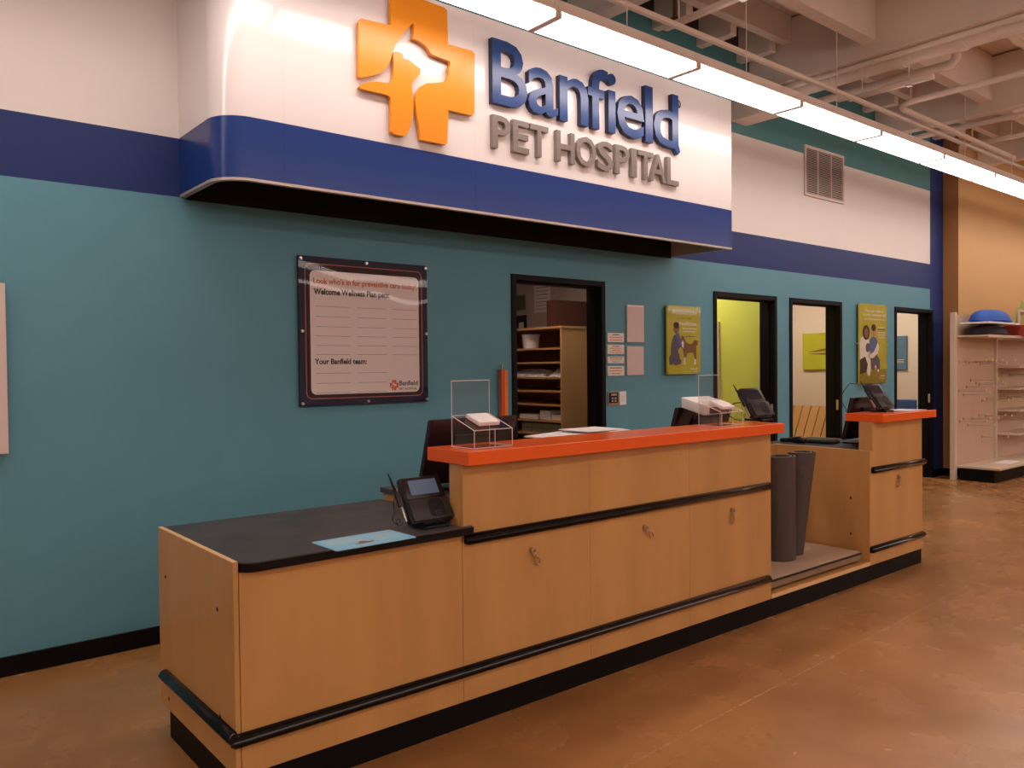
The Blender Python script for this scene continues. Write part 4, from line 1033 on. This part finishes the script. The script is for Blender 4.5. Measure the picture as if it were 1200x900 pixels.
bm = bmesh.new(); A_ = lambda s, u0, u1, v0, v1, mi, off=.02: put_text(bm, s, px0 + (px1 - px0) * u0, px0 + (px1 - px0) * u1, pz0 + (pz1 - pz0) * v0, pz0 + (pz1 - pz0) * v1, W0, D + .0002, D + .0002, off, mi)
A_('PREVENTION', .16, .88, .875, .935, 0); A_('is the best', .32, .74, .80, .85, 1, .0); A_('medicine.', .36, .90, .715, .775, 0)
B_ = lambda u0, u1, v0, v1, mi, sd: ink_row(bm, px0 + (px1 - px0) * u0, px0 + (px1 - px0) * u1, pz0 + (pz1 - pz0) * v0, pz0 + (pz1 - pz0) * v1, D + .0002, mi, sd)
B_(.46, .88, .661, .674, 0, 1); B_(.48, .84, .620, .633, 0, 2); B_(.56, .84, .550, .560, 2, 4)
A_('Banfield', .70, .90, .062, .092, 0, .02); A_('PET HOSPITAL', .66, .92, .025, .045, 0, 0)
obj('lettering', bm, [m_whc, m_yeld, m_ink], t, world=True)

px0, px1, pz0, pz1 = 7.940, 8.595, 1.262, 2.180
t = poster(px0, px1, pz0, pz1, 'olive poster of two people with a pet between the far doors')
bm = bmesh.new()
poly(bm, PP([(0, 0), (1, 0), (1, .18), (.6, .17), (.3, .15), (0, .15)]), W0, D, 6)
poly(bm, PP([(.02, .50), (.06, .58), (.20, .60), (.34, .54), (.36, .40), (.24, .30), (.10, .26), (.02, .28)]), W0, D + .0002, 0)
poly(bm, PE(.24, .64, .13, .095), W0, D + .0003, 2); poly(bm, PE(.25, .635, .072, .062), W0, D + .0005, 1)
poly(bm, PE(.52, .66, .085, .075), W0, D + .0003, 7); poly(bm, PE(.51, .705, .085, .045), W0, D + .0005, 2)
poly(bm, PP([(.36, .54), (.44, .59), (.60, .58), (.68, .50), (.68, .40), (.60, .34), (.44, .34), (.36, .42)]), W0, D + .0004, 4)
poly(bm, PP([(.66, .52), (.72, .46), (.66, .38), (.50, .32), (.38, .32), (.36, .36), (.52, .40), (.60, .46)]), W0, D + .0006, 0)
poly(bm, PP([(.02, .30), (.20, .34), (.36, .32), (.36, .20), (.22, .14), (.06, .12), (.02, .12)]), W0, D + .0004, 2)
poly(bm, PP([(.40, .34), (.62, .36), (.74, .30), (.74, .18), (.66, .14), (.62, .20), (.50, .16), (.42, .18)]), W0, D + .0004, 3)
poly(bm, PP([(.18, .36), (.26, .38), (.38, .30), (.40, .22), (.38, .10), (.30, .10), (.26, .16), (.30, .24), (.24, .30)]), W0, D + .0008, 0)
poly(bm, PE(.30, .45, .08, .06), W0, D + .0007, 3); poly(bm, PE(.68, .16, .035, .02), W0, D + .0009, 0); poly(bm, PE(.58, .21, .03, .02), W0, D + .0009, 0)
obj('picture_print', bm, [m_whc, m_skin, m_hair, m_denim, m_bluec, m_fur, m_yeld, m_skin2], t, world=True)
bm = bmesh.new()
A_('You can offer a', .20, .86, .90, .935, 0); A_('longer, healthier life', .14, .97, .842, .885, 0); A_('with regular preventive care', .18, .94, .795, .823, 0)
B_(.68, .92, .708, .718, 0, 5); B_(.66, .95, .678, .689, 2, 6)
for k in range(4): B_(.68, .94, .642 - .022 * k, .650 - .022 * k, 0, 7 + k)
A_('Banfield', .78, .92, .082, .104, 0, .02); A_('PET HOSPITAL', .72, .93, .05, .066, 0, 0)
obj('lettering', bm, [m_whc, m_yeld, m_ink], t, world=True)
bm = bmesh.new(); poly(bm, mini(EA, px0 + (px1 - px0) * .73, pz0 + (pz1 - pz0) * .095, .05), W0, D + .0003); poly(bm, mini(EB, px0 + (px1 - px0) * .73, pz0 + (pz1 - pz0) * .095, .05), W0, D + .0003)
obj('small_emblem', bm, m_ored, t, world=True)
for x in (px0 - .012, px1 + .012): box('side_clip', (x - .01, x + .01, -.045, -.001, 1.715, 1.73), m_met, t)

# papers and signs beside the doorway
tag(box('wall_sheet', (4.072, 4.284, -.016, -.001, 1.690, 2.004), m_pink, bev=.002), 'upper blank pale sheet holder right of the storeroom doorway', 'sheet')
tag(box('wall_sheet', (4.070, 4.280, -.014, -.001, 1.412, 1.655), m_pink, bev=.002), 'lower blank pale sheet right of the storeroom doorway', 'sheet')
o = [x for x in C.objects if x.name == 'wall_sheet'][0]
box('bright_top_strip', (4.08, 4.276, -.0185, -.0165, 1.990, 2.0), m_card, o)
sg = [(1.689, 1.764, ['#' * 5, '#' * 11, '#' * 10], 'topmost of the four small white notices by the doorway'),
      (1.590, 1.667, ['#' * 5, '#' * 8, '#' * 6, '#' * 11], 'second from top of the four small white notices by the doorway'),
      (1.513, 1.570, ['#' * 10, '#' * 9, '#' * 6], 'third from top, shortest of the four small white notices by the doorway'),
      (1.411, 1.491, ['#' * 9, '#' * 11, '#' * 7], 'lowest of the four small white notices by the doorway')]
for z0, z1, lines, lab in sg:
    t = thing('notice', lab, 'notice', (3.94, 0, z0))
    bm = bmesh.new(); prism(bm, rrect(3.842, 4.04, z0, z1, .008), W0, .001, .009); bmesh.ops.recalc_face_normals(bm, faces=bm.faces); obj('plate', bm, m_whc, t, world=True)
    bm = bmesh.new(); n = len(lines); hh = (z1 - z0) * .86 / n
    for k, s in enumerate(lines):
        wd = .016 * min(len(s), 9.5) * .5; zt = z1 - .07 * (z1 - z0) - hh * k
        ink_row(bm, 3.941 - wd, 3.941 + wd, zt - hh * .62, zt - hh * .30, .0096, 1 if k == 0 else 0, len(s) + k)
    obj('lettering', bm, [m_ored, m_ink], t, world=True)
t = thing('thermostat', 'small dark wall control panel beside the light switch', 'switch', (3.906, 0, 1.17))
box('plate', (3.846, 3.968, -.008, -.001, 1.166, 1.280), m_brass, t, bev=.002)
box('face', (3.856, 3.958, -.014, -.0082, 1.186, 1.272), m_blk, t, bev=.002)
for k in range(2):
    for j in range(2): box('button', (3.878 + .035 * k, 3.900 + .035 * k, -.017, -.0142, 1.196 + .022 * j, 1.210 + .022 * j), m_met, t)
box('display', (3.875, 3.940, -.0165, -.0142, 1.246, 1.262), m_met, t)
t = thing('light_switch', 'white light switch plate right of the dark wall control', 'switch', (4.025, 0, 1.166))
box('plate', (3.986, 4.064, -.007, -.001, 1.166, 1.278), m_card, t, bev=.002)
box('rocker', (4.008, 4.040, -.011, -.0072, 1.196, 1.242), m_whc, t, bev=.001)

# orange pole
t = thing('orange_pole', 'tall narrow two-tone orange pole leaning left of the storeroom doorway', 'pole', (2.72, -.03, 0))
box('dark_side', (2.690, 2.722, -.045, -.012, 0.01, 1.475), m_opoled, t, bev=.003)
box('light_side', (2.7225, 2.752, -.045, -.012, 0.01, 1.468), m_opole, t, bev=.003)
bm = bmesh.new(); tube(bm, [(2.708, -.028, 1.476), (2.708, -.028, 1.50), (2.70, -.028, 1.51)], .006, 8); obj('hook', bm, m_met, t, world=True, smooth=True)
box('foot', (2.67, 2.77, -.06, -.013, 0, .0099), m_blk, t)

# ------------------------------------------------------------------ retail shelving on the right
GY = -0.30
t = thing('retail_gondola', 'beige pegboard and shelf fixture against the tan wall on the right', 'shelf', (10.5, -.5, 0))
box('end_post', (9.862, 9.925, GY - .005, -.242, 0, 2.13), m_metalw, t, bev=.003)
box('pegboard', (9.926, 11.14, GY, GY + .012, 0.17, 2.1), m_peg, t)
box('middle_post', (11.142, 11.19, GY - .03, GY + .02, 0, 2.1), m_metalw, t, bev=.002)
box('pegboard', (11.192, 12.40, GY, GY + .012, 0.17, 2.1), m_peg, t)
box('end_post', (12.402, 12.46, GY - .03, -.21, 0, 2.1), m_metalw, t)
box('base_plinth', (9.93, 12.40, -.74, GY - .03, 0.0, 0.155), m_kick, t)
box('base_deck', (9.928, 11.14, -.80, GY - .001, 0.156, 0.182), m_metalw, t, bev=.002)
box('base_deck', (11.192, 12.40, -.80, GY - .001, 0.156, 0.182), m_metalw, t, bev=.002)
for z in (0.53, 0.85, 1.145, 1.44): box('shelf', (11.192, 12.40, -.60, GY - .001, z - .028, z), m_metalw, t, bev=.002)
box('top_shelf', (9.93, 11.14, -.66, GY - .001, 1.815, 1.835), m_metalw, t, bev=.002)
box('top_shelf', (11.192, 12.40, -.70, GY - .001, 1.795, 1.815), m_metalw, t, bev=.002)
hk = thing('peg_hook', 'thin wire peg hook with a yellow tip on the beige pegboard', 'hook', (0, 0, 0), 0, 'wire peg hooks on the pegboard')
bm = bmesh.new(); tube(bm, [(0, -.002, 0), (0, -.02, 0), (0, -.30, .006), (0, -.315, .02)], .0028, 5); obj('wire', bm, m_met, hk)
bm = bmesh.new(); bx(bm, -.008, .008, -.006, -.0005, -.02, .02); obj('back_plate', bm, m_brass, hk)
bm = bmesh.new(); bx(bm, -.013, .013, -.324, -.3165, .005, .035); obj('tip', bm, m_tag, hk)
pos = [(9.98, 1.50), (10.18, 1.50), (10.30, 1.49), (10.52, 1.50), (10.66, 1.47), (10.35, 1.26), (10.52, 1.22), (9.98, 1.13), (10.22, 1.18), (10.12, 1.08), (10.62, 1.20),
       (10.72, 0.98), (10.88, 1.0), (10.0, .74), (10.12, .77), (10.26, .68), (10.4, .76), (10.62, .79), (10.72, .5), (10.95, 1.5), (10.85, .77)]
for k, (x, z) in enumerate(pos):
    o = hk if k == 0 else copy_tree(hk); o.location = (x, GY - .001, z)
for k, (x, z) in enumerate([(11.4, 1.33), (11.55, 1.35), (11.7, 1.32), (11.35, 1.02), (11.5, 1.04), (11.62, 1.0), (11.36, .70), (11.55, .72)]):
    o = copy_tree(hk); o.location = (x, GY - .001, z); o['label'] = 'thin wire peg hook between the shelves of the right bay'; o['group'] = 'wire hooks of the right shelf bay'
# price strip clips along the top shelf
bm = bmesh.new(); bx(bm, 9.94, 11.13, -.668, -.6605, 1.805, 1.838); obj('price_strip', bm, m_metalw, t, world=True)
# pet beds
def bed(cx, cy, z, rx, ry, h, m, m2, lab):
    t = thing('pet_bed', lab, 'pet bed', (cx, cy, z))
    bm = bmesh.new(); N_ = 28; rings = []
    for (s, zz) in ((.97, 0), (1.0, .12), (.99, .30), (.90, .58), (.72, .82), (.42, .97), (.0001, 1.0)):
        rings.append([bm.verts.new((rx * s * math.cos(2 * PI * k / N_), ry * s * math.sin(2 * PI * k / N_), h * zz)) for k in range(N_)])
    for a, b in zip(rings, rings[1:]):
        for k in range(N_): bm.faces.new((a[k], a[(k + 1) % N_], b[(k + 1) % N_], b[k]))
    bm.faces.new(rings[0][::-1]); obj('cushion', bm, m, t, smooth=True)
    bm = bmesh.new(); pts = [(rx * 1.005 * math.cos(2 * PI * k / 32), ry * 1.005 * math.sin(2 * PI * k / 32), h * .15) for k in range(33)]
    tube(bm, pts, .012, 6, cap=False); obj('piping', bm, m2, t, smooth=True)
bed(10.40, -.50, 1.836, .46, .165, .14, m_bed_k, m_bed_k, 'black pet bed on the top shelf under the white board')
tag(box('packing_board', (9.94, 10.98, -.67, -.33, 1.978, 2.0), m_card, bev=.004), 'white board between the black and blue pet beds', 'board')
bed(10.46, -.50, 2.001, .52, .165, .17, m_bed_b, m_bed_b, 'bright blue domed pet bed on top of the white board')
t = thing('product_box', 'red and cream product box sticking out of the top shelf', 'box', (11.5, -.6, 1.816))
box('body', (11.0, 12.2, -.80, -.46, 1.842, 1.98), m_red, t, bev=.002)
box('cream_end', (11.0, 11.15, -.803, -.801, 1.842, 1.98), m_card, t)
box('cream_strip', (11.2, 12.2, -.803, -.801, 1.845, 1.875), m_card, t)
box('red_strip', (11.42, 11.9, -.806, -.8035, 1.848, 1.872), m_red, t)
box('bottom', (11.2, 12.2, -.78, -.46, 1.816, 1.8415), m_red, t)
t = thing('display_frame', 'pale framed green display card standing on the red box', 'display', (11.6, -.6, 1.981))
for b in ((11.10, 11.13, 1.981, 2.19), (12.17, 12.2, 1.981, 2.19), (11.131, 12.169, 2.165, 2.19)): box('frame_bar', (b[0], b[1], -.62, -.60, b[2], b[3]), m_metalw, t)
box('green_card', (11.131, 12.169, -.605, -.60, 1.981, 2.164), mat('pale_olive_card', (.38, .35, .14), .6), t)
t = thing('cone_hat', 'green and red pointed sign standing behind the display frame', 'sign', (11.45, -.5, 1.981))
bm = bmesh.new(); prism(bm, [(11.2, 1.981), (11.75, 1.981), (11.62, 2.30), (11.5, 2.33), (11.35, 2.24)], wallmap(-.5), 0, .03); bmesh.ops.recalc_face_normals(bm, faces=bm.faces); obj('green_sheet', bm, mat('olive_sheet', (.36, .36, .12), .6), t, world=True)
bm = bmesh.new(); prism(bm, [(11.46, 2.0), (11.62, 2.0), (11.66, 2.2), (11.60, 2.34), (11.52, 2.2)], wallmap(-.622), 0, .01); bmesh.ops.recalc_face_normals(bm, faces=bm.faces); obj('red_flame', bm, m_red, t, world=True)
tag(box('paper_sheet', (10.55, 10.95, -.70, -.50, .1825, .186), m_card), 'white sheet lying on the base shelf of the pegboard bay', 'paper')
